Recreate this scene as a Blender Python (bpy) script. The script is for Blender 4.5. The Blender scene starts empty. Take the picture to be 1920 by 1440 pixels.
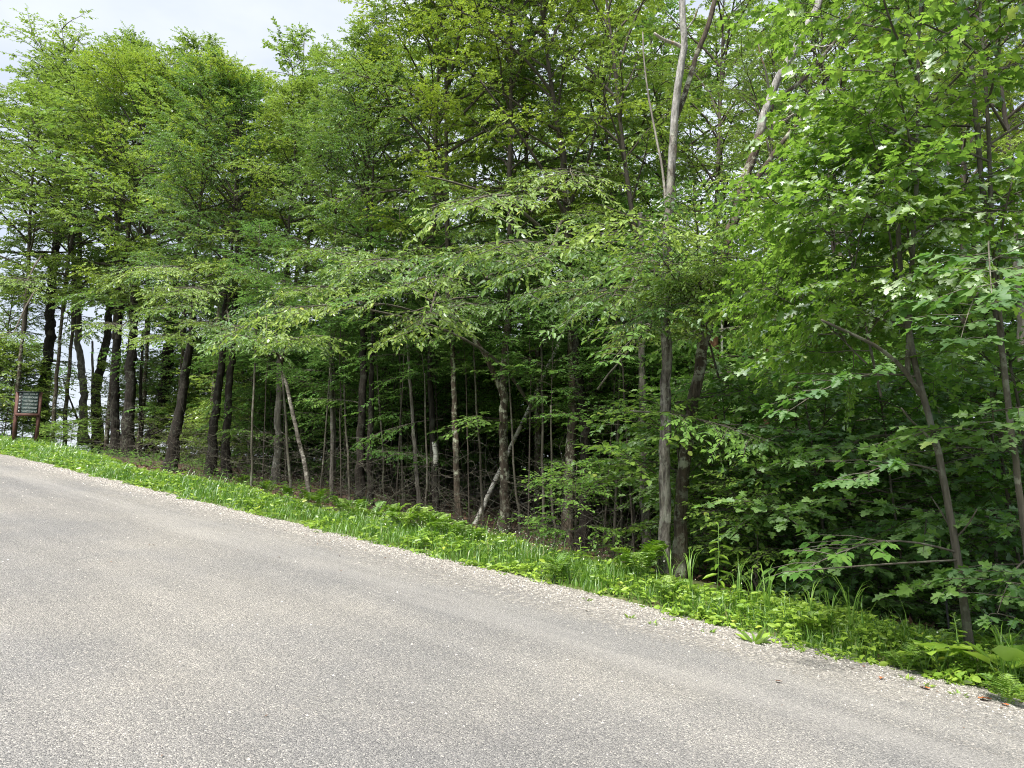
import bpy, math, random
import numpy as np
from mathutils import Vector, Matrix

# ---------------------------------------------------------------- camera, sky, sun, exposure
SC = bpy.context.scene
COL = SC.collection
F_PX, PITCH, EYE = 1400.0, math.radians(8.0), 1.6
cam_d = bpy.data.cameras.new('camera')
cam_d.sensor_width = 36.0
cam_d.lens = F_PX / 1920.0 * 36.0
cam_d.clip_start = 0.05
cam_d.clip_end = 3000.0
cam = bpy.data.objects.new('camera', cam_d)
cam.location = (0, 0, EYE)
cam.rotation_euler = (math.pi / 2 + PITCH, 0, 0)
COL.objects.link(cam)
SC.camera = cam

SUN_EL, SUN_AZ = math.radians(62), math.radians(212)      # azimuth clockwise from +Y
W = bpy.data.worlds.new('World')
SC.world = W
W.use_nodes = True
nt = W.node_tree
nt.nodes.clear()
out = nt.nodes.new('ShaderNodeOutputWorld')
bg = nt.nodes.new('ShaderNodeBackground')
sky = nt.nodes.new('ShaderNodeTexSky')
sky.sky_type = 'NISHITA'
sky.sun_disc = False
sky.sun_elevation = SUN_EL
sky.sun_rotation = SUN_AZ
sky.air_density = 1.0
sky.dust_density = 2.5
skm = nt.nodes.new('ShaderNodeVectorMath'); skm.operation = 'SCALE'; skm.inputs['Scale'].default_value = 0.09
nt.links.new(sky.outputs[0], skm.inputs[0])
tc = nt.nodes.new('ShaderNodeTexCoord')
mp = nt.nodes.new('ShaderNodeMapping'); mp.inputs['Scale'].default_value = (1, 1, 2.2)
nz = nt.nodes.new('ShaderNodeTexNoise'); nz.inputs['Scale'].default_value = 2.3; nz.inputs['Detail'].default_value = 6; nz.inputs['Roughness'].default_value = 0.5
nt.links.new(tc.outputs['Generated'], mp.inputs[0]); nt.links.new(mp.outputs[0], nz.inputs[0])
cr = nt.nodes.new('ShaderNodeValToRGB')
cr.color_ramp.elements[0].position = 0.36; cr.color_ramp.elements[0].color = (0.24, 0.268, 0.325, 1)
cr.color_ramp.elements[1].position = 0.62; cr.color_ramp.elements[1].color = (0.365, 0.38, 0.405, 1)
nt.links.new(nz.outputs['Fac'], cr.inputs[0])
mx = nt.nodes.new('ShaderNodeMix'); mx.data_type = 'RGBA'; mx.inputs['Factor'].default_value = 0.86
nt.links.new(skm.outputs[0], mx.inputs['A']); nt.links.new(cr.outputs[0], mx.inputs['B'])
nt.links.new(mx.outputs['Result'], bg.inputs[0])
bg.inputs[1].default_value = 1.0
nt.links.new(bg.outputs[0], out.inputs[0])

sun_d = bpy.data.lights.new('sun', 'SUN')
sun_d.energy = 3.0
sun_d.angle = math.radians(18)
sun_d.color = (1.0, 0.95, 0.86)
sun = bpy.data.objects.new('sun', sun_d)
sun_dir = Vector((math.sin(SUN_AZ) * math.cos(SUN_EL), math.cos(SUN_AZ) * math.cos(SUN_EL), math.sin(SUN_EL)))
sun.rotation_euler = sun_dir.to_track_quat('Z', 'Y').to_euler()
COL.objects.link(sun)

SC.view_settings.view_transform = 'Standard'
SC.view_settings.look = 'None'
SC.view_settings.exposure = 1.55
SC.view_settings.gamma = 1.0
SC.view_settings.use_curve_mapping = False
SC.render.engine = 'CYCLES'
SC.cycles.max_bounces = 6
SC.cycles.diffuse_bounces = 4
SC.cycles.glossy_bounces = 1
SC.cycles.transmission_bounces = 4
SC.cycles.transparent_max_bounces = 2
SC.cycles.caustics_reflective = False
SC.cycles.caustics_refractive = False
SC.cycles.use_adaptive_sampling = True
SC.cycles.adaptive_threshold = 0.025
SC.cycles.filter_width = 1.05
SC.cycles.use_denoising = True
try:
    SC.cycles.denoiser = 'OPENIMAGEDENOISE'
    SC.cycles.denoising_input_passes = 'RGB_ALBEDO_NORMAL'
    SC.cycles.denoising_prefilter = 'NONE'
except Exception:
    pass

# ---------------------------------------------------------------- the lie of the land
PHI, GRADE, EDGE = math.radians(48.4), 0.1005, 6.55
SA, WA = np.array([-math.sin(PHI), math.cos(PHI)]), np.array([math.cos(PHI), math.sin(PHI)])

def sstep(a, b, x):
    t = np.clip((np.asarray(x, float) - a) / (b - a), 0, 1)
    return t * t * (3 - 2 * t)

def rise(s):
    """height of the road along its run: a steady climb, a crest, then gently down"""
    s = np.asarray(s, float)
    s0, s1, g2 = 30.0, 46.0, -0.06
    up = GRADE * np.minimum(s, s0)
    t = np.clip(s - s0, 0, s1 - s0)
    ease = GRADE * t + (g2 - GRADE) * t * t / (2 * (s1 - s0))
    down = g2 * np.clip(s - s1, 0, 200)
    low = GRADE * np.clip(s + 60, None, 0)
    return up + ease + down - low

def bumps(w, s):
    return (0.06 * np.sin(1.3 * w + 0.7 * s) * np.sin(0.9 * s - 0.4 * w + 1.0) + 0.05 * np.sin(2.9 * w + 1.0) * np.sin(2.3 * s + 0.5)
            + 0.10 * np.sin(0.45 * w + 0.3 * s + 2.0))

def land(w, s):
    """terrain height in road coordinates"""
    w = np.asarray(w, float); s = np.asarray(s, float)
    z = rise(s)
    right = sstep(16, -2, s)
    z = z - (0.28 + 0.42 * right) * sstep(8.3, 10.8, w) + bumps(w, s) * sstep(8.6, 11, w)
    z = z + 0.05 * sstep(7.0, 7.6, w) * (1 - sstep(8.3, 9.5, w))
    z = z - 0.05 * (1 - sstep(6.72, 7.02, w)) * sstep(-3.9, -3.6, w)
    z = z - 0.03 * np.clip(w - 40, 0, 80)
    return z

def ws(x, y):
    return x * WA[0] + y * WA[1], x * SA[0] + y * SA[1]

def xy(w, s):
    return w * WA[0] + s * SA[0], w * WA[1] + s * SA[1]

def ground(x, y):
    w, s = ws(x, y)
    return float(land(w, s))

cP, sP = math.cos(PITCH), math.sin(PITCH)

def ray(px, py):
    a, b = (px - 960) / F_PX, (720 - py) / F_PX
    return Vector((a, cP - b * sP, sP + b * cP))

def at(px, py, D):
    """the point seen at a pixel of the photograph, D metres in front of the camera"""
    r = ray(px, py)
    return Vector((0, 0, EYE)) + r * (D / r.y)

def foot(px, py):
    """where the line of sight through a pixel meets the land"""
    r = ray(px, py)
    t, last = 2.0, 2.0
    while t < 90:
        p = Vector((0, 0, EYE)) + r * t
        if p.z < ground(p.x, p.y):
            lo, hi = last, t
            for _ in range(20):
                m = (lo + hi) / 2
                p = Vector((0, 0, EYE)) + r * m
                if p.z < ground(p.x, p.y): hi = m
                else: lo = m
            return Vector((0, 0, EYE)) + r * hi
        last = t
        t += 0.1
    return Vector((0, 0, EYE)) + r * 40

def pix(x, y, z):
    q = y * cP + (z - EYE) * sP
    u = -y * sP + (z - EYE) * cP
    return 960 + F_PX * x / q, 720 - F_PX * u / q

# ---------------------------------------------------------------- materials
def new_mat(name):
    m = bpy.data.materials.new(name)
    m.use_nodes = True
    n = m.node_tree
    n.nodes.clear()
    o = n.nodes.new('ShaderNodeOutputMaterial')
    return m, n, o

def ramp(n, src, stops):
    r = n.nodes.new('ShaderNodeValToRGB')
    el = r.color_ramp.elements
    while len(el) < len(stops): el.new(0.5)
    for e, (p, c) in zip(el, stops):
        e.position = p; e.color = (*c, 1)
    n.links.new(src, r.inputs[0])
    return r

def noise(n, vec, scale, detail=3, rough=0.55):
    t = n.nodes.new('ShaderNodeTexNoise')
    t.inputs['Scale'].default_value = scale; t.inputs['Detail'].default_value = detail; t.inputs['Roughness'].default_value = rough
    if vec is not None: n.links.new(vec, t.inputs['Vector'])
    return t

def mixc(n, a, b, fac, mode='MIX'):
    m = n.nodes.new('ShaderNodeMix'); m.data_type = 'RGBA'; m.blend_type = mode
    for sock, v in (('A', a), ('B', b)):
        if isinstance(v, tuple): m.inputs[sock].default_value = (*v, 1)
        else: n.links.new(v, m.inputs[sock])
    if isinstance(fac, float): m.inputs['Factor'].default_value = fac
    else: n.links.new(fac, m.inputs['Factor'])
    return m.outputs['Result']

def leaf_mat(name, dark, mid, light, trans, sheen=0.07, rough=0.42, tshare=0.42, hue=0.0, gl=0.2, old=None):
    """leaf: diffuse front, light through the blade, a waxy sheen; each leaf its own tone"""
    m, n, o = new_mat(name)
    geo = n.nodes.new('ShaderNodeNewGeometry')
    oi = n.nodes.new('ShaderNodeObjectInfo')
    isl = ramp(n, geo.outputs['Random Per Island'], [(0, dark), (0.5, mid), (0.90 if old else 0.97, light), (1, old or (light[0] * 1.7, light[1] * 1.15, light[2] * 1.2))])
    nz = noise(n, geo.outputs['Position'], 0.55, 2)
    c1 = mixc(n, isl.outputs[0], light, ramp(n, nz.outputs['Fac'], [(0.42, (0, 0, 0)), (0.68, (0.7, 0.7, 0.7))]).outputs[0])
    hs = n.nodes.new('ShaderNodeHueSaturation')
    mr = n.nodes.new('ShaderNodeMapRange'); mr.inputs['To Min'].default_value = 0.478 + hue; mr.inputs['To Max'].default_value = 0.508 + hue
    n.links.new(oi.outputs['Random'], mr.inputs['Value']); n.links.new(mr.outputs[0], hs.inputs['Hue'])
    mr2 = n.nodes.new('ShaderNodeMapRange'); mr2.inputs['To Min'].default_value = 1.2; mr2.inputs['To Max'].default_value = 0.85
    n.links.new(oi.outputs['Random'], mr2.inputs['Value']); n.links.new(mr2.outputs[0], hs.inputs['Value'])
    n.links.new(c1, hs.inputs['Color'])
    tr = mixc(n, hs.outputs[0], trans, 0.6)
    d = n.nodes.new('ShaderNodeBsdfDiffuse'); n.links.new(hs.outputs[0], d.inputs[0])
    t = n.nodes.new('ShaderNodeBsdfTranslucent'); n.links.new(tr, t.inputs[0])
    mx = n.nodes.new('ShaderNodeMixShader'); mx.inputs[0].default_value = tshare
    n.links.new(d.outputs[0], mx.inputs[1]); n.links.new(t.outputs[0], mx.inputs[2])
    g = n.nodes.new('ShaderNodeBsdfGlossy'); g.inputs['Roughness'].default_value = rough; g.inputs[0].default_value = (0.9, 0.95, 1, 1)
    fr = n.nodes.new('ShaderNodeFresnel'); fr.inputs[0].default_value = 1.4
    ml = n.nodes.new('ShaderNodeMath'); ml.operation = 'MULTIPLY_ADD'; ml.inputs[1].default_value = gl; ml.inputs[2].default_value = sheen * 0.3
    n.links.new(fr.outputs[0], ml.inputs[0])
    m2 = n.nodes.new('ShaderNodeMixShader')
    n.links.new(ml.outputs[0], m2.inputs[0]); n.links.new(mx.outputs[0], m2.inputs[1]); n.links.new(g.outputs[0], m2.inputs[2])
    n.links.new(m2.outputs[0], o.inputs[0])
    return m

def bark_mat(name, stops, stretch=(9, 9, 1.3), scale=2.2, lichen=None, lich_amt=0.6, bump=1.0, bands=None, wood=None, bare=None):
    m, n, o = new_mat(name)
    tcn = n.nodes.new('ShaderNodeTexCoord')
    oi = n.nodes.new('ShaderNodeObjectInfo')
    ad = n.nodes.new('ShaderNodeVectorMath'); ad.operation = 'ADD'
    n.links.new(tcn.outputs['Object'], ad.inputs[0]); n.links.new(oi.outputs['Location'], ad.inputs[1])
    mpn = n.nodes.new('ShaderNodeMapping'); mpn.inputs['Scale'].default_value = stretch
    n.links.new(ad.outputs[0], mpn.inputs[0])
    nz = noise(n, mpn.outputs[0], scale, 6, 0.65)
    col = ramp(n, nz.outputs['Fac'], stops).outputs[0]
    big = noise(n, ad.outputs[0], 1.1, 4, 0.6)
    if lichen:
        sp = noise(n, ad.outputs[0], 7.0, 5, 0.7)
        mul = n.nodes.new('ShaderNodeMath'); mul.operation = 'MULTIPLY'
        n.links.new(ramp(n, sp.outputs['Fac'], [(0.50, (0, 0, 0)), (0.58, (1, 1, 1))]).outputs[0], mul.inputs[0])
        n.links.new(ramp(n, big.outputs['Fac'], [(0.42, (0, 0, 0)), (0.6, (lich_amt,) * 3)]).outputs[0], mul.inputs[1])
        col = mixc(n, col, lichen, mul.outputs[0])
    if bands:
        mp2 = n.nodes.new('ShaderNodeMapping'); mp2.inputs['Scale'].default_value = (2.5, 2.5, 16)
        n.links.new(ad.outputs[0], mp2.inputs[0])
        b = noise(n, mp2.outputs[0], 1.0, 4, 0.7)
        col = mixc(n, col, bands, ramp(n, b.outputs['Fac'], [(0.54, (0, 0, 0)), (0.60, (1, 1, 1))]).outputs[0])
    if wood:
        b = noise(n, mpn.outputs[0], 0.55, 3, 0.6)
        col = mixc(n, col, wood, ramp(n, b.outputs['Fac'], [(0.62, (0, 0, 0)), (0.66, (1, 1, 1))]).outputs[0])
    if bare:
        # bark has fallen away above a ragged height
        z0, stops2 = bare
        sp = n.nodes.new('ShaderNodeSeparateXYZ'); n.links.new(tcn.outputs['Object'], sp.inputs[0])
        rag = noise(n, ad.outputs[0], 1.6, 4, 0.6)
        ml = n.nodes.new('ShaderNodeMath'); ml.operation = 'MULTIPLY_ADD'; ml.inputs[1].default_value = 2.4
        n.links.new(rag.outputs['Fac'], ml.inputs[0]); n.links.new(sp.outputs[2], ml.inputs[2])
        mr = n.nodes.new('ShaderNodeMapRange'); mr.inputs['From Min'].default_value = z0 + 1.2; mr.inputs['From Max'].default_value = z0 + 1.45
        n.links.new(ml.outputs[0], mr.inputs['Value'])
        bw = ramp(n, nz.outputs['Fac'], stops2).outputs[0]
        mp3 = n.nodes.new('ShaderNodeMapping'); mp3.inputs['Scale'].default_value = (4, 4, .7); n.links.new(ad.outputs[0], mp3.inputs[0])
        tw = noise(n, mp3.outputs[0], 1.0, 3, 0.6)
        bw = mixc(n, bw, (0.30, 0.17, 0.10), ramp(n, tw.outputs['Fac'], [(0.63, (0, 0, 0)), (0.70, (0.7, 0.7, 0.7))]).outputs[0])
        col = mixc(n, col, bw, mr.outputs[0])
    p = n.nodes.new('ShaderNodeBsdfPrincipled')
    p.inputs['Roughness'].default_value = 0.85
    p.inputs['Specular IOR Level'].default_value = 0.25
    n.links.new(col, p.inputs['Base Color'])
    bp = n.nodes.new('ShaderNodeBump'); bp.inputs['Strength'].default_value = bump; bp.inputs['Distance'].default_value = 0.05
    n.links.new(nz.outputs['Fac'], bp.inputs['Height']); n.links.new(bp.outputs[0], p.inputs['Normal'])
    n.links.new(p.outputs[0], o.inputs[0])
    return m

def plain_mat(name, col, rough=0.6, var=0.25, scale=12):
    m, n, o = new_mat(name)
    tcn = n.nodes.new('ShaderNodeTexCoord')
    nz = noise(n, tcn.outputs['Object'], scale, 4)
    c = ramp(n, nz.outputs['Fac'], [(0.3, tuple(x * (1 - var) for x in col)), (0.7, tuple(min(1, x * (1 + var)) for x in col))])
    p = n.nodes.new('ShaderNodeBsdfPrincipled'); p.inputs['Roughness'].default_value = rough
    n.links.new(c.outputs[0], p.inputs['Base Color']); n.links.new(p.outputs[0], o.inputs[0])
    return m

M = {}
M['leaf_beech'] = leaf_mat('leaf_beech', (0.062, 0.135, 0.024), (0.115, 0.222, 0.034), (0.215, 0.345, 0.05), (0.35, 0.53, 0.06), rough=0.5)
M['leaf_ash'] = leaf_mat('leaf_ash', (0.05, 0.125, 0.026), (0.08, 0.185, 0.034), (0.135, 0.265, 0.045), (0.23, 0.43, 0.05), sheen=0.12, rough=0.5)
M['leaf_lime'] = leaf_mat('leaf_lime', (0.10, 0.20, 0.018), (0.175, 0.30, 0.026), (0.28, 0.41, 0.04), (0.42, 0.58, 0.05), rough=0.5)
M['leaf_maple'] = leaf_mat('leaf_maple', (0.065, 0.155, 0.026), (0.11, 0.235, 0.034), (0.19, 0.33, 0.05), (0.31, 0.54, 0.06), tshare=0.5, sheen=0.03, rough=0.55)
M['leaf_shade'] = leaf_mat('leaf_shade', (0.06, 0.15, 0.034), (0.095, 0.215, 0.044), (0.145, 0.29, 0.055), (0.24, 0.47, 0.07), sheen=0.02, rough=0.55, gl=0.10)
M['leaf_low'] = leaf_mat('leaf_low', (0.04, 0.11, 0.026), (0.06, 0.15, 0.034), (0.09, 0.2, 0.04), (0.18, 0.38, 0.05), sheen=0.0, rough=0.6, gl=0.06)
M['grass'] = leaf_mat('grass', (0.07, 0.175, 0.02), (0.115, 0.26, 0.03), (0.20, 0.36, 0.06), (0.26, 0.52, 0.04), tshare=0.4, old=(0.5, 0.42, 0.22))
M['weed'] = leaf_mat('weed', (0.105, 0.24, 0.025), (0.17, 0.33, 0.035), (0.29, 0.45, 0.06), (0.40, 0.64, 0.06), tshare=0.38, sheen=0.1)
M['fern'] = leaf_mat('fern', (0.13, 0.28, 0.025), (0.19, 0.38, 0.03), (0.28, 0.47, 0.05), (0.32, 0.58, 0.04), tshare=0.4)
M['litter'] = leaf_mat('litter', (0.06, 0.036, 0.022), (0.13, 0.078, 0.045), (0.24, 0.155, 0.10), (0.16, 0.09, 0.05), tshare=0.15)
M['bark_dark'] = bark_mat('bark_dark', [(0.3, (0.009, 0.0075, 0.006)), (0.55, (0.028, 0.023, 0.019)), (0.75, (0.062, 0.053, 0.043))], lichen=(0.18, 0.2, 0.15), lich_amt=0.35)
M['bark_grey'] = bark_mat('bark_grey', [(0.3, (0.063, 0.056, 0.049)), (0.55, (0.154, 0.140, 0.122)), (0.75, (0.252, 0.238, 0.210))], lichen=(0.40, 0.41, 0.35), lich_amt=0.5, bump=0.6)
M['bark_lichen'] = bark_mat('bark_lichen', [(0.3, (0.026, 0.021, 0.015)), (0.55, (0.090, 0.071, 0.053)), (0.75, (0.165, 0.135, 0.105))], lichen=(0.42, 0.44, 0.34), lich_amt=1.0)
M['bark_red'] = bark_mat('bark_red', [(0.3, (0.040, 0.021, 0.011)), (0.55, (0.136, 0.072, 0.038)), (0.75, (0.256, 0.152, 0.088))], lichen=(0.3, 0.27, 0.2), lich_amt=0.3)
M['bark_birch'] = bark_mat('bark_birch', [(0.35, (0.50, 0.48, 0.43)), (0.7, (0.80, 0.79, 0.74))], stretch=(2, 2, 9), scale=1.5, bump=0.25, bands=(0.05, 0.045, 0.04))
M['bark_speckle'] = bark_mat('bark_speckle', [(0.35, (0.104, 0.092, 0.076)), (0.7, (0.272, 0.248, 0.216))], stretch=(3, 3, 4), lichen=(0.55, 0.53, 0.46), lich_amt=0.9, bump=0.5, bands=(0.05, 0.042, 0.034))
M['bark_twig'] = bark_mat('bark_twig', [(0.3, (0.036, 0.030, 0.024)), (0.7, (0.114, 0.099, 0.081))], bump=0.2)
M['bark_maple'] = bark_mat('bark_maple', [(0.3, (0.050, 0.045, 0.034)), (0.6, (0.112, 0.102, 0.081)), (0.8, (0.174, 0.164, 0.136))], lichen=(0.32, 0.34, 0.27), lich_amt=0.4, bump=0.4)
M['dead_wood'] = bark_mat('dead_wood', [(0.3, (0.24, 0.21, 0.185)), (0.55, (0.42, 0.385, 0.36)), (0.8, (0.58, 0.55, 0.52))], stretch=(14, 14, 0.8), bump=0.6, wood=(0.33, 0.20, 0.12))
_bare = [(0.3, (0.12, 0.112, 0.105)), (0.5, (0.30, 0.29, 0.28)), (0.7, (0.50, 0.485, 0.465))]
M['snag_grey'] = bark_mat('snag_grey', [(0.36, (0.03, 0.026, 0.022)), (0.5, (0.13, 0.115, 0.10)), (0.66, (0.30, 0.28, 0.245))], stretch=(9, 9, 2.2), lichen=(0.36, 0.37, 0.31), lich_amt=0.9, bare=(5.2, _bare))
M['snag_lichen'] = bark_mat('snag_lichen', [(0.3, (0.025, 0.02, 0.015)), (0.55, (0.09, 0.07, 0.052)), (0.75, (0.17, 0.14, 0.105))], stretch=(11, 11, 1.6), lichen=(0.36, 0.38, 0.29), lich_amt=1.0, bare=(5.5, _bare))
M['torn_wood'] = bark_mat('torn_wood', [(0.3, (0.20, 0.11, 0.06)), (0.6, (0.42, 0.26, 0.15)), (0.8, (0.5, 0.38, 0.27))], stretch=(14, 14, 0.8), bump=0.6)
M['stalk'] = plain_mat('stalk', (0.16, 0.28, 0.06))
M['sign_wood'] = plain_mat('sign_wood', (0.105, 0.045, 0.034), 0.7, 0.35, 6)
M['sign_dark'] = plain_mat('sign_dark', (0.035, 0.04, 0.042), 0.6, 0.2)
M['sign_green'] = plain_mat('sign_green', (0.012, 0.038, 0.034), 0.5, 0.2)
M['sign_white'] = plain_mat('sign_white', (0.36, 0.40, 0.39), 0.5, 0.08)
M['sign_border'] = plain_mat('sign_border', (0.15, 0.23, 0.22), 0.5, 0.08)
M['metal_dark'] = plain_mat('metal_dark', (0.02, 0.02, 0.02), 0.6)
M['petal'] = plain_mat('petal', (0.75, 0.77, 0.68), 0.7, 0.1)
M['orange_leaf'] = plain_mat('orange_leaf', (0.42, 0.14, 0.05), 0.7, 0.35, 40)

def ground_mats():
    # road: worn chip seal that fades into a sandy gravel edge; object x runs across the road, y along it
    m, n, o = new_mat('road_surface')
    tcn = n.nodes.new('ShaderNodeTexCoord')
    ob = tcn.outputs['Object']
    sep = n.nodes.new('ShaderNodeSeparateXYZ'); n.links.new(ob, sep.inputs[0])
    v1 = n.nodes.new('ShaderNodeTexVoronoi'); v1.inputs['Scale'].default_value = 135; n.links.new(ob, v1.inputs[0])
    v2 = n.nodes.new('ShaderNodeTexVoronoi'); v2.inputs['Scale'].default_value = 48; n.links.new(ob, v2.inputs[0])
    sc = n.nodes.new('ShaderNodeSeparateColor'); n.links.new(v1.outputs['Color'], sc.inputs[0])
    sc2 = n.nodes.new('ShaderNodeSeparateColor'); n.links.new(v2.outputs['Color'], sc2.inputs[0])
    asph = ramp(n, sc.outputs[0], [(0.0, (0.13, 0.13, 0.132)), (0.3, (0.20, 0.198, 0.197)), (0.7, (0.265, 0.26, 0.254)), (0.93, (0.34, 0.33, 0.315)), (1.0, (0.52, 0.50, 0.465))]).outputs[0]
    grav = ramp(n, sc2.outputs[1], [(0.0, (0.14, 0.132, 0.124)), (0.3, (0.24, 0.227, 0.212)), (0.65, (0.335, 0.315, 0.292)), (1.0, (0.52, 0.495, 0.46))]).outputs[0]
    # streaks and patches along the run of the road
    mpn = n.nodes.new('ShaderNodeMapping'); mpn.inputs['Scale'].default_value = (1.6, 0.10, 1); n.links.new(ob, mpn.inputs[0])
    st = noise(n, mpn.outputs[0], 1.3, 5, 0.6)
    asph = mixc(n, asph, ramp(n, st.outputs['Fac'], [(0.3, (0.87, 0.873, 0.88)), (0.5, (1, 1, 1)), (0.72, (1.13, 1.125, 1.12))]).outputs[0], 1.0, 'MULTIPLY')
    pt = noise(n, ob, 0.5, 4, 0.55)
    asph = mixc(n, asph, ramp(n, pt.outputs['Fac'], [(0.35, (0.86, 0.87, 0.89)), (0.65, (1.12, 1.1, 1.06))]).outputs[0], 1.0, 'MULTIPLY')
    # gravel share grows towards the edge
    wob = noise(n, mpn.outputs[0], 2.2, 4, 0.6)
    ma = n.nodes.new('ShaderNodeMath'); ma.operation = 'MULTIPLY_ADD'; ma.inputs[1].default_value = 1.5
    n.links.new(wob.outputs['Fac'], ma.inputs[0]); n.links.new(sep.outputs[0], ma.inputs[2])
    share = ramp(n, ma.outputs[0], [(0, (0, 0, 0)), (1, (1, 1, 1))])
    mr = n.nodes.new('ShaderNodeMapRange'); mr.inputs['From Min'].default_value = 6.2; mr.inputs['From Max'].default_value = 7.5
    n.links.new(ma.outputs[0], mr.inputs['Value']); n.links.new(mr.outputs[0], share.inputs[0])
    thr = n.nodes.new('ShaderNodeMath'); thr.operation = 'LESS_THAN'
    n.links.new(sc2.outputs[0], thr.inputs[0]); n.links.new(share.outputs[0], thr.inputs[1])
    half = n.nodes.new('ShaderNodeMath'); half.operation = 'MULTIPLY_ADD'; half.inputs[1].default_value = 0.65
    sh2 = n.nodes.new('ShaderNodeMath'); sh2.operation = 'MULTIPLY'; sh2.inputs[1].default_value = 0.35; n.links.new(share.outputs[0], sh2.inputs[0])
    n.links.new(thr.outputs[0], half.inputs[0]); n.links.new(sh2.outputs[0], half.inputs[2])
    # a pale worn wheel line just inside the gravel
    mr3 = n.nodes.new('ShaderNodeMapRange'); mr3.inputs['From Min'].default_value = 5.35; mr3.inputs['From Max'].default_value = 6.35
    n.links.new(ma.outputs[0], mr3.inputs['Value'])
    pale = ramp(n, mr3.outputs[0], [(0, (0, 0, 0)), (0.5, (0.30, 0.30, 0.30)), (1, (0, 0, 0))])
    asph = mixc(n, asph, (0.42, 0.405, 0.39), pale.outputs[0])
    col = mixc(n, mixc(n, asph, grav, half.outputs[0]), (0.97, 0.963, 0.95), 1.0, 'MULTIPLY')
    p = n.nodes.new('ShaderNodeBsdfPrincipled'); p.inputs['Roughness'].default_value = 0.9; p.inputs['Specular IOR Level'].default_value = 0.2
    n.links.new(col, p.inputs['Base Color'])
    sm = n.nodes.new('ShaderNodeMath'); sm.operation = 'ADD'
    n.links.new(v1.outputs['Distance'], sm.inputs[0]); n.links.new(v2.outputs['Distance'], sm.inputs[1])
    bp = n.nodes.new('ShaderNodeBump'); bp.invert = True; bp.inputs['Strength'].default_value = 0.75; bp.inputs['Distance'].default_value = 0.012
    n.links.new(sm.outputs[0], bp.inputs['Height']); n.links.new(bp.outputs[0], p.inputs['Normal'])
    n.links.new(p.outputs[0], o.inputs[0])
    M['road'] = m
    # land: dark soil and leaf mould under the trees, soil with green on the verge
    m, n, o = new_mat('land_surface')
    tcn = n.nodes.new('ShaderNodeTexCoord'); ob = tcn.outputs['Object']
    sep = n.nodes.new('ShaderNodeSeparateXYZ'); n.links.new(ob, sep.inputs[0])
    v = n.nodes.new('ShaderNodeTexVoronoi'); v.inputs['Scale'].default_value = 14; n.links.new(ob, v.inputs[0])
    sc = n.nodes.new('ShaderNodeSeparateColor'); n.links.new(v.outputs['Color'], sc.inputs[0])
    mould = ramp(n, sc.outputs[0], [(0, (0.03, 0.019, 0.013)), (0.5, (0.06, 0.037, 0.024)), (1, (0.115, 0.072, 0.047))]).outputs[0]
    gn = noise(n, ob, 3, 5)
    turf = ramp(n, gn.outputs['Fac'], [(0.35, (0.09, 0.085, 0.035)), (0.65, (0.10, 0.16, 0.03))]).outputs[0]
    mr = n.nodes.new('ShaderNodeMapRange'); mr.inputs['From Min'].default_value = 8.6; mr.inputs['From Max'].default_value = 9.6
    n.links.new(sep.outputs[0], mr.inputs['Value'])
    col = mixc(n, turf, mould, mr.outputs[0])
    p = n.nodes.new('ShaderNodeBsdfPrincipled'); p.inputs['Roughness'].default_value = 0.95
    n.links.new(col, p.inputs['Base Color'])
    bp = n.nodes.new('ShaderNodeBump'); bp.inputs['Strength'].default_value = 0.7; bp.inputs['Distance'].default_value = 0.03
    n.links.new(v.outputs['Distance'], bp.inputs['Height']); n.links.new(bp.outputs[0], p.inputs['Normal'])
    n.links.new(p.outputs[0], o.inputs[0])
    M['land'] = m
    m, n, o = new_mat('pebble')
    geo = n.nodes.new('ShaderNodeNewGeometry')
    c = ramp(n, geo.outputs['Random Per Island'], [(0, (0.09, 0.087, 0.085)), (0.3, (0.20, 0.188, 0.175)), (0.7, (0.33, 0.308, 0.285)), (1, (0.60, 0.57, 0.53))])
    p = n.nodes.new('ShaderNodeBsdfPrincipled'); p.inputs['Roughness'].default_value = 0.9
    n.links.new(c.outputs[0], p.inputs['Base Color']); n.links.new(p.outputs[0], o.inputs[0])
    M['pebble'] = m
ground_mats()

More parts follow.
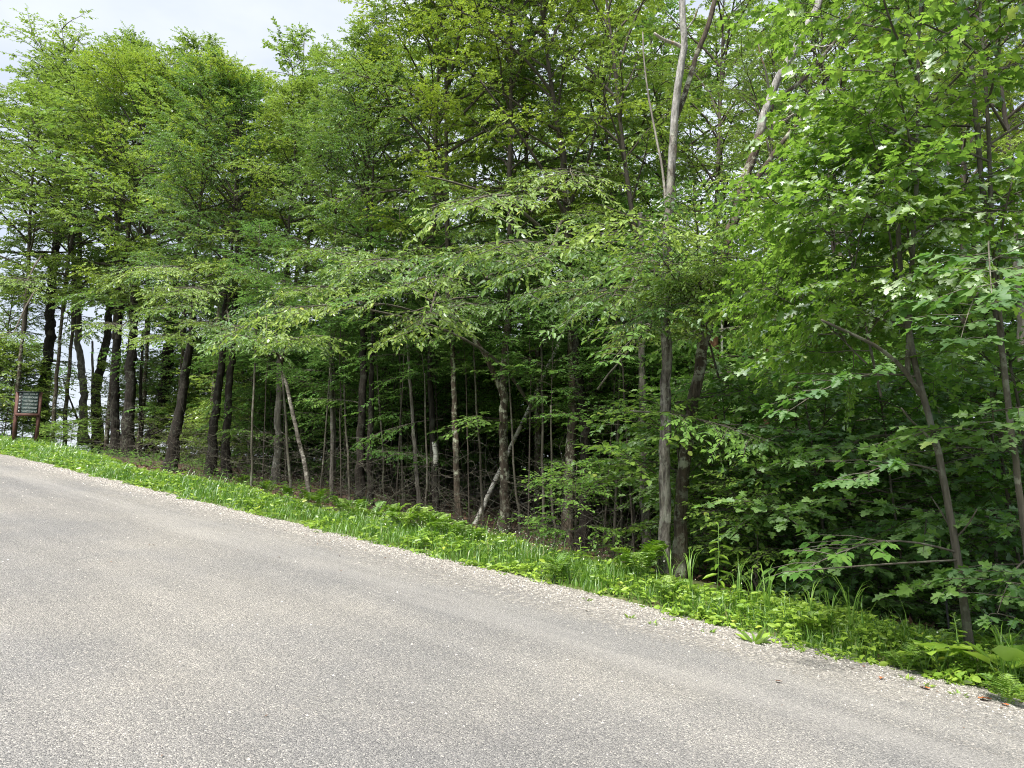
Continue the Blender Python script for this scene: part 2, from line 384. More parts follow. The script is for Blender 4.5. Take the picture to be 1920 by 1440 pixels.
# ---------------------------------------------------------------- mesh helpers
class MB:
    """collects vertices, triangles and quads as arrays and turns them into one mesh"""
    def __init__(self):
        self.v, self.t, self.q, self.n = [], [], [], 0
    def add(self, v, tris=None, quads=None):
        v = np.asarray(v, np.float32).reshape(-1, 3)
        if tris is not None and len(tris): self.t.append(np.asarray(tris, np.int32).reshape(-1, 3) + self.n)
        if quads is not None and len(quads): self.q.append(np.asarray(quads, np.int32).reshape(-1, 4) + self.n)
        self.v.append(v); self.n += len(v)
    def tube(self, pts, rad, sides=6, cap=True):
        pts = np.asarray(pts, float); rad = np.asarray(rad, float); k = len(pts)
        tan = np.gradient(pts, axis=0); tan /= np.linalg.norm(tan, axis=1)[:, None] + 1e-9
        ref = np.array([0, 0, 1.0]) if abs(tan[0, 2]) < 0.8 else np.array([1.0, 0, 0])
        a = np.cross(tan, ref); a /= np.linalg.norm(a, axis=1)[:, None] + 1e-9
        b = np.cross(tan, a)
        th = np.linspace(0, 2 * np.pi, sides, endpoint=False)
        r2 = rad if rad.ndim == 2 else rad[:, None]
        ring = pts[:, None, :] + (a[:, None, :] * np.cos(th)[None, :, None] + b[:, None, :] * np.sin(th)[None, :, None]) * r2[:, :, None]
        i = np.arange(k - 1)[:, None] * sides; j = np.arange(sides)[None, :]; j2 = (j + 1) % sides
        quads = np.stack([i + j, i + sides + j, i + sides + j2, i + j2], -1).reshape(-1, 4)
        tris = [[(k - 1) * sides + 0, (k - 1) * sides + c + 1, (k - 1) * sides + c] for c in range(1, sides - 1)] if cap else None
        self.add(ring.reshape(-1, 3), tris, quads)
    def box(self, c, size, rot=None):
        s = np.array(size) / 2
        v = np.array([[x, y, z] for x in (-1, 1) for y in (-1, 1) for z in (-1, 1)], float) * s
        if rot is not None: v = v @ np.array(rot).T
        self.add(v + np.array(c), None, [[0, 1, 3, 2], [4, 6, 7, 5], [0, 4, 5, 1], [2, 3, 7, 6], [0, 2, 6, 4], [1, 5, 7, 3]])
    def mesh(self, name, mat, smooth=False):
        v = np.concatenate(self.v) if self.v else np.zeros((0, 3), np.float32)
        t = np.concatenate(self.t) if self.t else np.zeros((0, 3), np.int32)
        q = np.concatenate(self.q) if self.q else np.zeros((0, 4), np.int32)
        me = bpy.data.meshes.new(name)
        me.vertices.add(len(v)); me.vertices.foreach_set('co', np.ascontiguousarray(v, np.float32).ravel())
        me.loops.add(t.size + q.size); me.loops.foreach_set('vertex_index', np.concatenate([t.ravel(), q.ravel()]).astype(np.int32))
        me.polygons.add(len(t) + len(q))
        st = np.concatenate([np.arange(len(t)) * 3, t.size + np.arange(len(q)) * 4]).astype(np.int32)
        me.polygons.foreach_set('loop_start', st)
        if smooth: me.polygons.foreach_set('use_smooth', np.ones(len(st), bool))
        me.update(calc_edges=True); me.validate()
        me.materials.append(M[mat] if isinstance(mat, str) else mat)
        return me

def obj(name, me, parent=None, loc=None, rot=None, scale=None):
    o = bpy.data.objects.new(name, me)
    COL.objects.link(o)
    if parent is not None: o.parent = parent
    if loc is not None: o.location = loc
    if rot is not None: o.rotation_euler = rot
    if scale is not None: o.scale = scale
    return o

def tag(o, label=None, cat=None, group=None, kind=None):
    if label: o['label'] = label
    if cat: o['category'] = cat
    if group: o['group'] = group
    if kind: o['kind'] = kind
    return o

def thing(name, loc, label, cat, group=None, rz=0.0):
    o = obj(name, None, None, loc, (0, 0, rz))
    o.empty_display_size = 0.2
    return tag(o, label, cat, group)

def unit(v):
    return v / (np.linalg.norm(v, axis=-1, keepdims=True) + 1e-9)

# outlines of a leaf in its own plane: (along, across, lift); triangles
T_DIAMOND = (np.array([[0, 0, 0], [.42, -.5, .10], [1, 0, -.06], [.42, .5, .10]]), np.array([[0, 1, 2], [0, 2, 3]]))
T_OVAL = (np.array([[0, 0, 0], [.28, -.46, .07], [.68, -.36, .05], [1, 0, -.10], [.68, .36, .05], [.28, .46, .07]]),
          np.array([[0, 1, 2], [0, 2, 3], [0, 3, 4], [0, 4, 5]]))
_mp = [(0, 0), (-.02, -.22), (.14, -.52), (.26, -.30), (.52, -.58), (.54, -.36), (.62, -.18), (.80, -.24), (1.0, 0), (.80, .24), (.62, .18), (.54, .36), (.52, .58), (.26, .30), (.14, .52), (-.02, .22)]
_c = len(_mp)
T_MAPLE = (np.array([[a, b, .20 * abs(b) - .16 * a * a] for a, b in _mp] + [[.30, 0, -.02]]),
           np.array([[_c, (i + 1) % _c, i] for i in range(_c)]))

def add_leaves(mb, pos, d, nrm, ln, wd, tpl):
    """one leaf per row: at pos, growing along d, facing nrm"""
    V, T = tpl
    d = unit(d); side = unit(np.cross(nrm, d)); up = np.cross(d, side)
    n, k = len(pos), len(V)
    ln = np.broadcast_to(ln, (n,)); wd = np.broadcast_to(wd, (n,))
    v = (pos[:, None, :] + d[:, None, :] * (V[None, :, 0, None] * ln[:, None, None])
         + side[:, None, :] * (V[None, :, 1, None] * wd[:, None, None]) + up[:, None, :] * (V[None, :, 2, None] * ln[:, None, None]))
    t = T[None, :, :] + (np.arange(n) * k)[:, None, None]
    mb.add(v.reshape(-1, 3), t.reshape(-1, 3))

def spindle(mb, p0, p1, r0, r1):
    """many thin three-sided twigs at once"""
    n = len(p0)
    d = unit(p1 - p0)
    ref = np.where(np.abs(d[:, 2:3]) < 0.8, np.array([[0, 0, 1.0]]), np.array([[1.0, 0, 0]]))
    a = unit(np.cross(d, ref)); b = np.cross(d, a)
    th = np.array([0, 2.094, 4.189])
    off = a[:, None, :] * np.cos(th)[None, :, None] + b[:, None, :] * np.sin(th)[None, :, None]
    v = np.concatenate([p0[:, None, :] + off * r0, p1[:, None, :] + off * r1], 1)
    q = np.array([[0, 3, 4, 1], [1, 4, 5, 2], [2, 5, 3, 0]])
    mb.add(v.reshape(-1, 3), None, (q[None] + (np.arange(n) * 6)[:, None, None]).reshape(-1, 4))

UP = np.array([0, 0, 1.0])

def walk(rng, p, az, el, L, n, bend=0.0, wob=0.12):
    """a wandering line that starts at p; bend is the change of elevation on the way"""
    pts = [np.array(p, float)]
    for j in range(n):
        e = el + bend * (j + 0.5) / n + rng.normal(0, wob * 0.6)
        az = az + rng.normal(0, wob)
        pts.append(pts[-1] + np.array([math.cos(az) * math.cos(e), math.sin(az) * math.cos(e), math.sin(e)]) * (L / n))
    return np.array(pts)

def along(pts, u):
    x = u * (len(pts) - 1); i = min(int(x), len(pts) - 2); f = x - i
    return pts[i] * (1 - f) + pts[i + 1] * f, pts[i + 1] - pts[i]

def twigs_on(rng, line, us, length, out, spread=(0.5, 1.1), flat=0.25, droop=0.1):
    sgn = 1 if rng.random() < .5 else -1
    for u in us:
        p, d = along(line, u)
        sgn = -sgn
        d = d / np.linalg.norm(d)
        az = math.atan2(d[1], d[0]) + sgn * rng.uniform(*spread); e = math.asin(max(-1, min(1, d[2]))) * 0.6 + rng.normal(0, flat) - droop * rng.random()
        out.append((p, np.array([math.cos(az) * math.cos(e), math.sin(az) * math.cos(e), math.sin(e)]), length * rng.uniform(.7, 1.3)))
    p, d = along(line, 1.0)
    out.append((p, d / np.linalg.norm(d), length * rng.uniform(.8, 1.2)))

def leafy(rng, wood, leaves, tw, n_leaf, ll, lw, tpl, tilt=0.33, droop=0.22, r=0.004):
    """twigs and the leaves that stand alternately on both sides of them"""
    P = np.array([t[0] for t in tw]); D = np.array([t[1] for t in tw]); L = np.array([t[2] for t in tw])
    E = P + D * L[:, None] + np.array([0, 0, -1.0]) * (L * 0.12)[:, None]
    spindle(wood, P, E, r, r * 0.4)
    n = len(P)
    k = np.arange(n_leaf)
    t = (k[None, :] + rng.uniform(0.2, 0.9, (n, n_leaf))) / n_leaf
    pos = P[:, None, :] + (E - P)[:, None, :] * t[:, :, None]
    sg = np.where(k % 2 == 0, 1.0, -1.0)[None, :] * np.where(rng.random((n, 1)) < .5, 1, -1)
    base_n = unit(UP[None] + rng.normal(0, tilt * 0.6, (n, 3)))
    sd = unit(np.cross(base_n, D))
    a = rng.uniform(0.45, 1.25, (n, n_leaf)) * np.where(k[None, :] == n_leaf - 1, 0.2, 1)
    ld = D[:, None, :] * np.cos(a)[:, :, None] + sd[:, None, :] * (np.sin(a) * sg)[:, :, None] + rng.normal(0, .16, (n, n_leaf, 3))
    ld[:, :, 2] -= droop * rng.uniform(.2, 1.8, (n, n_leaf))
    nr = base_n[:, None, :] + rng.normal(0, tilt, (n, n_leaf, 3))
    size = rng.uniform(.45, 1.28, (n, n_leaf))
    keep = rng.random((n, n_leaf)) < 0.96
    add_leaves(leaves, pos[keep], ld[keep], nr[keep], (ll * size)[keep], (lw * size)[keep], tpl)

# ---------------------------------------------------------------- crowns and sprays (shared meshes)
def crown(seed, H, R, n_limb, n_sub, n_tw, n_leaf, ll, lw, leafmat, lo=0.05, el=(0.15, 1.1), r0=0.10, tpl=T_DIAMOND, peak=0.35, open_=0.28, tilt=0.33, bend=-0.35, barkmat='bark_twig'):
    rng = np.random.default_rng(seed)
    wood, leaves, tw = MB(), MB(), []
    lead = walk(rng, (0, 0, -0.4), rng.uniform(0, 6.3), math.pi / 2 - .06, H * .97 + .4, 9, 0, .05)
    wood.tube(lead, np.linspace(r0, .012, len(lead)), 7)
    for i in range(n_limb):
        t = lo + (1 - lo) * ((i + rng.uniform(0, .8)) / n_limb) ** 0.95
        p, _ = along(lead, min(.97, .05 + .93 * t))
        prof = (t / peak) ** .5 if t < peak else max(0.10, 1 - ((t - peak) / (1 - peak)) ** 1.5)
        L = R * (max(.5, prof) if t < peak else max(.16, prof)) * rng.uniform(.7, 1.18)
        e = el[0] + (el[1] - el[0]) * t + rng.normal(0, .13)
        line = walk(rng, p, i * 2.39996 + rng.normal(0, .35), e, L, 7, bend * (1 - .6 * t), .10)
        rb = min(r0 * .55, .010 + .011 * L)
        wood.tube(line, np.linspace(rb, .006, len(line)), 5, False)
        ns = max(3, int(n_sub * (.45 + .55 * L / R)))
        sg = 1
        for u in np.linspace(open_, .97, ns):
            q, d = along(line, min(1, u + rng.uniform(-.03, .03)))
            sg = -sg
            az = math.atan2(d[1], d[0]) + sg * rng.uniform(.45, 1.0)
            ee = math.atan2(d[2], math.hypot(d[0], d[1])) * .55 + rng.normal(0, .16)
            sl = (.30 * L * (1.15 - .75 * u) + .45) * rng.uniform(.75, 1.25)
            sub = walk(rng, q, az, ee, sl, 4, -.30, .12)
            wood.tube(sub, np.linspace(.004 + rb * .28, .004, len(sub)), 4, False)
            twigs_on(rng, sub, np.linspace(.14, .96, n_tw) + rng.uniform(-.05, .03, n_tw), .42, tw)
        twigs_on(rng, line, np.linspace(.6, .97, 4), .42, tw)
    leafy(rng, wood, leaves, tw, n_leaf, ll, lw, tpl, tilt=tilt)
    return wood.mesh('crown_limbs', barkmat, True), leaves.mesh('crown_leaves', leafmat), H

def spray(seed, L, ll, lw, leafmat, n_sub=9, n_tw=5, n_leaf=9, tpl=T_OVAL, bend=-0.5, wide=.42):
    """a low branch that reaches out along +X"""
    rng = np.random.default_rng(seed)
    wood, leaves, tw = MB(), MB(), []
    line = walk(rng, (0, 0, 0), 0, .22, L, 9, bend, .07)
    line[:, 1] -= np.linspace(0, line[-1, 1], len(line))
    wood.tube(line, np.linspace(.022, .005, len(line)), 6, False)
    sg = 1
    for u in np.linspace(.22, .98, n_sub):
        q, d = along(line, u); sg = -sg
        az = math.atan2(d[1], d[0]) + sg * rng.uniform(.5, 1.0)
        sub = walk(rng, q, az, math.atan2(d[2], math.hypot(d[0], d[1])) + rng.normal(.04, .1), (wide * L * (1.1 - .7 * u) + .2) * rng.uniform(.7, 1.2), 4, -.35, .1)
        wood.tube(sub, np.linspace(.009, .004, len(sub)), 4, False)
        twigs_on(rng, sub, np.linspace(.15, .95, n_tw), .34, tw, droop=.3)
    twigs_on(rng, line, np.linspace(.7, .97, 4), .34, tw, droop=.3)
    leafy(rng, wood, leaves, tw, n_leaf, ll, lw, tpl, droop=.42, tilt=.42, r=.003)
    return wood.mesh('spray_wood', 'bark_maple', True), leaves.mesh('spray_leaves', leafmat), float(np.linalg.norm(line[-1])), math.atan2(line[-1, 2], line[-1, 0])

CR = {
    'broad': crown(11, 11, 4.6, 34, 11, 7, 17, .098, .060, 'leaf_beech'),
    'tall': crown(12, 12, 3.7, 36, 10, 7, 17, .095, .058, 'leaf_beech', el=(.25, 1.15), peak=.42),
    'ash': crown(13, 11, 4.0, 30, 11, 7, 16, .105, .048, 'leaf_ash', el=(.2, 1.1), tilt=.42),
    'lime': crown(14, 11, 4.4, 30, 9, 7, 15, .098, .062, 'leaf_lime', el=(.45, 1.2), peak=.55, open_=.38),
    'airy': crown(15, 10, 3.8, 22, 8, 6, 12, .10, .060, 'leaf_beech', el=(.5, 1.2), peak=.5, open_=.45),
    'far': crown(21, 11, 4.4, 26, 8, 5, 11, .14, .088, 'leaf_beech'),
    'far_b': crown(22, 12, 3.9, 26, 8, 5, 11, .14, .085, 'leaf_beech', el=(.3, 1.15), peak=.45),
    'far_c': crown(23, 11, 4.2, 26, 8, 5, 11, .145, .08, 'leaf_ash', el=(.2, 1.1)),
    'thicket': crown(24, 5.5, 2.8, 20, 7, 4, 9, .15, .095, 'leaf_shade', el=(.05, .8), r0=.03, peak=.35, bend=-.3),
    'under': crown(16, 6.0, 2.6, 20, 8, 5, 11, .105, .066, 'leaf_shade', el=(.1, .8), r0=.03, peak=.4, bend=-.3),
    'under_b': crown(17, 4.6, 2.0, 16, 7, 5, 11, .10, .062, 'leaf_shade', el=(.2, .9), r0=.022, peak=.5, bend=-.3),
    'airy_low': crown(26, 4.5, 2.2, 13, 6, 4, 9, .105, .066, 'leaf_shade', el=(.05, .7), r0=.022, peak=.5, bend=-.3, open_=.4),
    'thicket_lit': crown(27, 5.5, 2.4, 20, 7, 5, 10, .12, .075, 'leaf_beech', el=(.1, .9), r0=.03, peak=.35, bend=-.3),
    'young': crown(18, 2.4, 1.25, 12, 6, 4, 7, .105, .075, 'leaf_maple', lo=.15, el=(.3, .9), r0=.012, peak=.5, tpl=T_OVAL),
}
SPR = [spray(31, 2.6, .092, .045, 'leaf_ash', 10, 6), spray(32, 3.2, .09, .046, 'leaf_beech', 12, 6), spray(33, 2.0, .092, .05, 'leaf_beech', 9, 6), spray(34, 2.6, .09, .054, 'leaf_shade', 9, bend=-.3)]

# ---------------------------------------------------------------- land and road
def grid(ws_, ss_, zfun):
    Wg, Sg = np.meshgrid(ws_, ss_, indexing='ij')
    v = np.stack([Wg, Sg, zfun(Wg, Sg)], -1).reshape(-1, 3)
    a, b = len(ws_), len(ss_)
    i, j = np.meshgrid(np.arange(a - 1), np.arange(b - 1), indexing='ij')
    q = np.stack([i * b + j, (i + 1) * b + j, (i + 1) * b + j + 1, i * b + j + 1], -1).reshape(-1, 4)
    mb = MB(); mb.add(v, None, q)
    return mb

def nonuni(*segs):
    return np.unique(np.concatenate([np.arange(a, b, st) for a, b, st in segs]))

wv = nonuni((-600, -20, 40), (-20, -4.2, 1.5), (-4.2, 6, .6), (6, 13, .17), (13, 40, .8), (40, 640, 25))
sv = nonuni((-600, -40, 40), (-40, -4, 1.5), (-4, 26, .25), (26, 60, .8), (60, 640, 25))
terr = obj('terrain', grid(wv, sv, land).mesh('terrain', 'land', True), rot=(0, 0, PHI))
tag(terr, kind='structure')
rw = nonuni((-3.6, 5.6, .6), (5.6, 7.0, .16))
rs = nonuni((-90, -4, 2), (-4, 30, .5), (30, 130, 1.0))
def road_z(w, s):
    return rise(s) - 0.030 * sstep(6.5, 6.95, w) + .006 * np.sin(w * 1.7 + s * .4)
road = obj('road', grid(rw, rs, road_z).mesh('road', 'road', True), rot=(0, 0, PHI))
tag(road, kind='structure')

RNG = np.random.default_rng(5)
def pebbles():
    mb = MB(); n = 26000
    s = -1 + 24 * RNG.random(n) ** 1.7
    w = 6.48 + RNG.normal(0, .24, n)
    far = RNG.random(n) < .10
    w[far] = RNG.uniform(1.5, 6.2, far.sum())
    w = np.clip(w, 1.2, 6.86)
    z = road_z(w, s)
    r = RNG.uniform(.004, .011, n) * (1 + .03 * s)
    th = RNG.uniform(0, 6.28, n)
    base = np.array([[1, 0, 0], [0, .8, 0], [-1, 0, 0], [0, -.8, 0], [.1, .1, .75]])
    sc = r[:, None, None] * RNG.uniform(.7, 1.3, (n, 5, 1)) * base[None]
    c, si = np.cos(th)[:, None], np.sin(th)[:, None]
    v = np.stack([sc[..., 0] * c - sc[..., 1] * si + w[:, None], sc[..., 0] * si + sc[..., 1] * c + s[:, None], sc[..., 2] + z[:, None] - .001], -1)
    t = np.array([[0, 1, 4], [1, 2, 4], [2, 3, 4], [3, 0, 4]])
    mb.add(v.reshape(-1, 3), (t[None] + (np.arange(n) * 5)[:, None, None]).reshape(-1, 3))
    tag(obj('gravel', mb.mesh('gravel', 'pebble'), rot=(0, 0, PHI)), 'loose sandy gravel along the edge of the road', 'gravel', kind='stuff')
pebbles()

# ---------------------------------------------------------------- trees
trees = {}
def trunk_mesh(pts, r0, r1, mat, sides=13, seed=0, flare=1.5, base=None):
    """a tapered, slightly lumpy stem along world points, given relative to base"""
    rng = np.random.default_rng(seed)
    pts = np.array([list(p) for p in pts], float)
    seg = np.concatenate([[0], np.cumsum(np.linalg.norm(np.diff(pts, axis=0), axis=1))])
    L = seg[-1]; n = max(10, int(L / .16))
    t = np.linspace(0, L, n)
    # smooth the path
    fine = np.stack([np.interp(t, seg, pts[:, k]) for k in range(3)], 1)
    for _ in range(4): fine[1:-1] = .25 * fine[:-2] + .5 * fine[1:-1] + .25 * fine[2:]
    fine[1:-1] += rng.normal(0, r0 * .06, (n - 2, 3))
    wx = np.cumsum(rng.normal(0, 1, (n, 2)), 0); wx = (wx - np.linspace(0, 1, n)[:, None] * wx[-1]) * r0 * .10; fine[:, :2] += wx
    r = r0 + (r1 - r0) * (t / L) ** .9
    r = r * (1 + (flare - 1) * np.exp(-t / (2.2 * r0 + .1)))
    th = np.linspace(0, 2 * np.pi, sides, endpoint=False)
    ph = rng.uniform(0, 6, 3)
    lump = 1 + .07 * np.sin(3 * th[None] + ph[0] + t[:, None] * .7) + .05 * np.sin(5 * th[None] + ph[1] - t[:, None] * 1.1) + rng.normal(0, .055, (n, sides))
    lump += (np.exp(-t / (1.5 * r0 + .1)))[:, None] * .18 * np.sin(4 * th[None] + ph[2])
    b = np.zeros(3) if base is None else np.array(list(base))
    mb = MB(); mb.tube(fine - b, r[:, None] * lump, sides)
    return mb.mesh('trunk', mat, True), fine

def put_crown(t, kind, base, top, wide=1.0, rz=0.0):
    """limbs and leaves of a crown from base to top (world points)"""
    wood, leaves, H = CR[kind]
    ax = Vector(top) - Vector(base)
    k = ax.length / H
    q = Vector((0, 0, 1)).rotation_difference(ax.normalized())
    mat = Matrix.LocRotScale(Vector(base) - t.location, q @ Matrix.Rotation(rz, 3, 'Z').to_quaternion(), Vector((k * wide, k * wide, k)))
    a = obj('limbs', wood, t); a.matrix_local = mat
    b = obj('crown', leaves, t); b.matrix_local = mat
    return a, b

ORD = 'first second third fourth fifth sixth seventh eighth ninth tenth eleventh twelfth thirteenth fourteenth fifteenth sixteenth seventeenth eighteenth nineteenth twentieth twenty-first twenty-second twenty-third twenty-fourth twenty-fifth twenty-sixth twenty-seventh twenty-eighth'.split()
_k = [0]
def tree(key, path, wpx, mat, label, crown_=None, name='tree', cat='tree', D=None, group=None, limbs=(), top_w=None, flare=1.5, base_pt=None):
    """path: pixels of the photograph from foot to top; wpx: width of the stem there; crown_: (kind, y base, y top, wide, x shift)"""
    _k[0] += 1
    p0 = foot(*path[0]) if D is None else at(path[0][0], path[0][1], D)
    if D is not None:
        p0.z = min(p0.z, ground(p0.x, p0.y)); p0.z = ground(p0.x, p0.y)
    d = p0.y
    pts = [Vector((p0.x, p0.y, p0.z - .12))] + [at(x, y, d) for x, y in path[1:]]
    r0 = wpx / 2 * d / F_PX; r1 = (top_w if top_w else wpx * .55) / 2 * d / F_PX
    t = thing(name, (p0.x, p0.y, p0.z), label, cat, group)
    me, fine = trunk_mesh(pts, r0, r1, mat, seed=_k[0], flare=flare, base=p0)
    obj('trunk', me, t)
    trees[key] = (t, fine, d)
    for lp, lw0, lw1, lm in limbs:
        lpts = [at(x, y, d + dz) for x, y, dz in lp]
        lme, _ = trunk_mesh(lpts, lw0 / 2 * d / F_PX, lw1 / 2 * d / F_PX, lm, 7, _k[0] + 50, 1.0, p0)
        obj('limb', lme, t)
    if crown_:
        kind, yb, yt, wide, dx = crown_
        yy = fine[:, 2]
        top = pts[-1]
        pb = at(path[-1][0], yb, d)
        i = int(np.argmin(abs(yy - pb.z)))
        pb = Vector(fine[i])
        tp = at(path[-1][0] + dx, yt, d)
        put_crown(t, kind, pb, tp, wide, _k[0] * 1.7)
    return t

def branch(key, y_from, tip, D_tip, kind, scale_w=1.0):
    """a low leafy branch from a tree's stem to a tip: a bare limb, then a leafy spray"""
    t, fine, d = trees[key]
    pb = at(960, y_from, d)
    i = int(np.argmin(abs(fine[:, 2] - pb.z)))
    a = Vector(fine[i]); b = at(tip[0], tip[1], D_tip)
    wood, leaves, L, e0 = SPR[kind]
    v = b - a
    k = min(1.05, max(.75, v.length / L))
    start = b - v.normalized() * (L * k)
    az = math.atan2(v.y, v.x); el = math.atan2(v.z, math.hypot(v.x, v.y))
    q = Matrix.Rotation(az, 3, 'Z') @ Matrix.Rotation(-(el - e0) * .8, 3, 'Y')
    m = Matrix.LocRotScale(start - t.location, q.to_quaternion(), Vector((k, k * scale_w, k * .9)))
    w = obj('branch', wood, t); w.matrix_local = m
    obj('leaves', leaves, w)
    if v.length > L * k + .15:
        n = 6; gap = start - a
        pts = [a + gap * (u / (n - 1)) + Vector((0, 0, .07 * gap.length * math.sin(math.pi * u / (n - 1)))) for u in range(n)]
        mb = MB(); mb.tube(np.array([list(p - t.location) for p in pts]), np.linspace(.02 + .004 * gap.length, .02, n), 6, False)
        obj('limb', mb.mesh('limb', 'bark_twig', True), t)

# --- the row of dark trunks at the left, up the road
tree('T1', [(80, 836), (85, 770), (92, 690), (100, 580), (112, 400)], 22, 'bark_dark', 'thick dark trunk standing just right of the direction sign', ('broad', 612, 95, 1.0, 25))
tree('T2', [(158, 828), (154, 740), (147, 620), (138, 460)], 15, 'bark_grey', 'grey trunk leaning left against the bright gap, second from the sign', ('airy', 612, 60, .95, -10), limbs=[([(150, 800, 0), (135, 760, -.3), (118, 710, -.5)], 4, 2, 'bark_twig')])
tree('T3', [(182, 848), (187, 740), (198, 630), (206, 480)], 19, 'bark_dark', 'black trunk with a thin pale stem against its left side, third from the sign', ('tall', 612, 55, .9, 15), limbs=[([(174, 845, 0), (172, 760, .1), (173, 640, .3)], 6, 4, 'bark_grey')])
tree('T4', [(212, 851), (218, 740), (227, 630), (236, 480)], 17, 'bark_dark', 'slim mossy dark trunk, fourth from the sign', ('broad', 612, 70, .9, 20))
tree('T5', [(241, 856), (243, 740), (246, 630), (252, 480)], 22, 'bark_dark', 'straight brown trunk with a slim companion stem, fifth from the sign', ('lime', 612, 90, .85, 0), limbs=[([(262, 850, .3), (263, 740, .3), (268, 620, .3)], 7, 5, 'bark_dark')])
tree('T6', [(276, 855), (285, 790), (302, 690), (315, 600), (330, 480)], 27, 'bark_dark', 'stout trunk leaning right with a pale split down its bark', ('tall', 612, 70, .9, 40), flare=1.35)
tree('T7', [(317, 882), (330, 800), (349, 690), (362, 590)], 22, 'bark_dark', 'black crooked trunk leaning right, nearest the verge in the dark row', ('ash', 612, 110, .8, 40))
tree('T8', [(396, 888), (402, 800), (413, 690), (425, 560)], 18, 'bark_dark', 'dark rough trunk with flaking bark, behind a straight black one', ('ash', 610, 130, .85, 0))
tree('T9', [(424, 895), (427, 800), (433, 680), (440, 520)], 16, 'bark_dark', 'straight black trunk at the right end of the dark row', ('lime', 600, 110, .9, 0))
# --- the middle of the wood
tree('T10', [(516, 905), (518, 800), (524, 690), (535, 540)], 16, 'bark_grey', 'grey brown trunk standing back behind the thin leaning birch', ('broad', 560, 150, .9, 20))
tree('T11', [(581, 936), (570, 860), (552, 790), (538, 720), (526, 670)], 9, 'bark_speckle', 'thin speckled birch bending left over the verge', None, name='birch_tree', flare=1.1, top_w=6)
tree('T12', [(624, 932), (622, 830), (620, 700), (617, 560)], 9, 'bark_grey', 'pale slender double stem between the leaning birch and the black trunks', ('ash', 600, 160, .8, 0), limbs=[([(626, 900, .1), (628, 800, .1), (625, 650, .1)], 7, 5, 'bark_grey')], flare=1.1)
tree('T13', [(675, 945), (678, 800), (682, 640), (686, 480)], 18, 'bark_dark', 'left one of the two black trunks standing close together mid verge', ('tall', 560, 40, .85, 10))
tree('T14', [(694, 948), (694, 800), (697, 680), (700, 540)], 13, 'bark_dark', 'right one of the two black trunks standing close together mid verge', ('ash', 590, 110, .85, 20))
tree('T15', [(786, 965), (777, 860), (769, 740), (762, 600)], 9, 'bark_grey', 'slender smooth grey sapling curving at its foot behind the ferns', ('under', 700, 380, 1.0, 0), flare=1.2)
tree('T16', [(818, 965), (815, 860), (808, 740), (806, 600), (800, 470)], 13, 'bark_dark', 'dark trunk with a white bark patch at chest height', ('lime', 540, -120, .9, 0), limbs=[([(818, 873, -.09), (816, 850, -.09), (814, 828, -.09)], 10, 9, 'bark_birch')])
tree('T17', [(862, 985), (856, 860), (849, 720), (843, 600), (836, 470)], 13, 'bark_lichen', 'speckled grey trunk rising behind the bright ferns', ('broad', 520, -140, .8, 0))
tree('T18', [(948, 1000), (945, 860), (944, 740), (950, 620), (958, 500)], 20, 'bark_lichen', 'forked trunk with a limb sweeping to upper left, beside the white birch',
     ('lime', 480, -160, 1.0, 20), limbs=[([(942, 745, 0), (915, 670, -.2), (880, 625, -.4), (850, 580, -.5), (835, 540, -.6)], 11, 6, 'bark_lichen'),
                                          ([(1000, 770, -.4), (968, 715, -.8), (930, 670, -1.2), (880, 640, -1.6), (820, 612, -2.0), (740, 590, -2.4), (650, 572, -2.8)], 7, 3, 'bark_maple')])
tree('T20', [(1062, 1020), (1070, 880), (1074, 720), (1072, 560), (1066, 400), (1050, 250)], 22, 'bark_lichen', 'left stem of the large dark pair right of the white birch', ('lime', 440, -260, .9, -120),
     limbs=[([(1068, 520, 0), (1030, 440, -.5), (960, 380, -1), (880, 350, -1.6), (800, 330, -2)], 8, 3, 'bark_maple'),
            ([(1066, 420, 0), (1020, 320, -.6), (960, 230, -1.2), (900, 150, -1.7)], 8, 3, 'bark_twig'),
            ([(1070, 380, 0), (1110, 280, -.4), (1130, 190, -.8), (1160, 90, -1)], 7, 3, 'bark_twig')])
tree('T20b', [(1098, 1030), (1098, 900), (1094, 780), (1082, 680), (1076, 600)], 24, 'bark_dark', 'right stem of the large dark pair right of the white birch', None, limbs=[([(1096, 740, 0), (1120, 690, 0), (1140, 640, 0)], 8, 5, 'bark_dark')])
tree('T21', [(1212, 1050), (1210, 900), (1205, 700), (1203, 520), (1200, 400)], 17, 'bark_grey', 'grey brown trunk standing left of the broken dead tree', ('airy', 520, -160, .8, -60))
# --- the two dead ones
tree('T22', [(1243, 1088), (1248, 950), (1244, 800), (1247, 640), (1246, 500), (1253, 360), (1262, 215), (1266, 160), (1282, 105), (1283, 70), (1275, 35), (1281, 0), (1276, -60)], 23, 'snag_grey',
     'dead broken grey trunk with bare forked top, behind the tall fern', None, name='dead_tree', top_w=12,
     limbs=[([(1262, 230, .05), (1280, 195, .12), (1290, 150, .15), (1304, 115, .15), (1310, 80, .15), (1334, 40, .15), (1338, 0, .15), (1352, -60, .15)], 13, 9, 'bark_lichen'),
            ([(1278, 88, 0), (1262, 78, 0), (1248, 78, -.05), (1236, 70, -.1), (1226, 62, -.12)], 8, 6, 'dead_wood'),
            ([(1250, 400, 0), (1240, 300, .3), (1222, 220, .5), (1208, 130, .7), (1205, 60, .8)], 6, 3, 'bark_grey'),
            ([(1284, 60, 0), (1300, 40, -.1), (1312, 8, -.2)], 4, 2, 'dead_wood')])
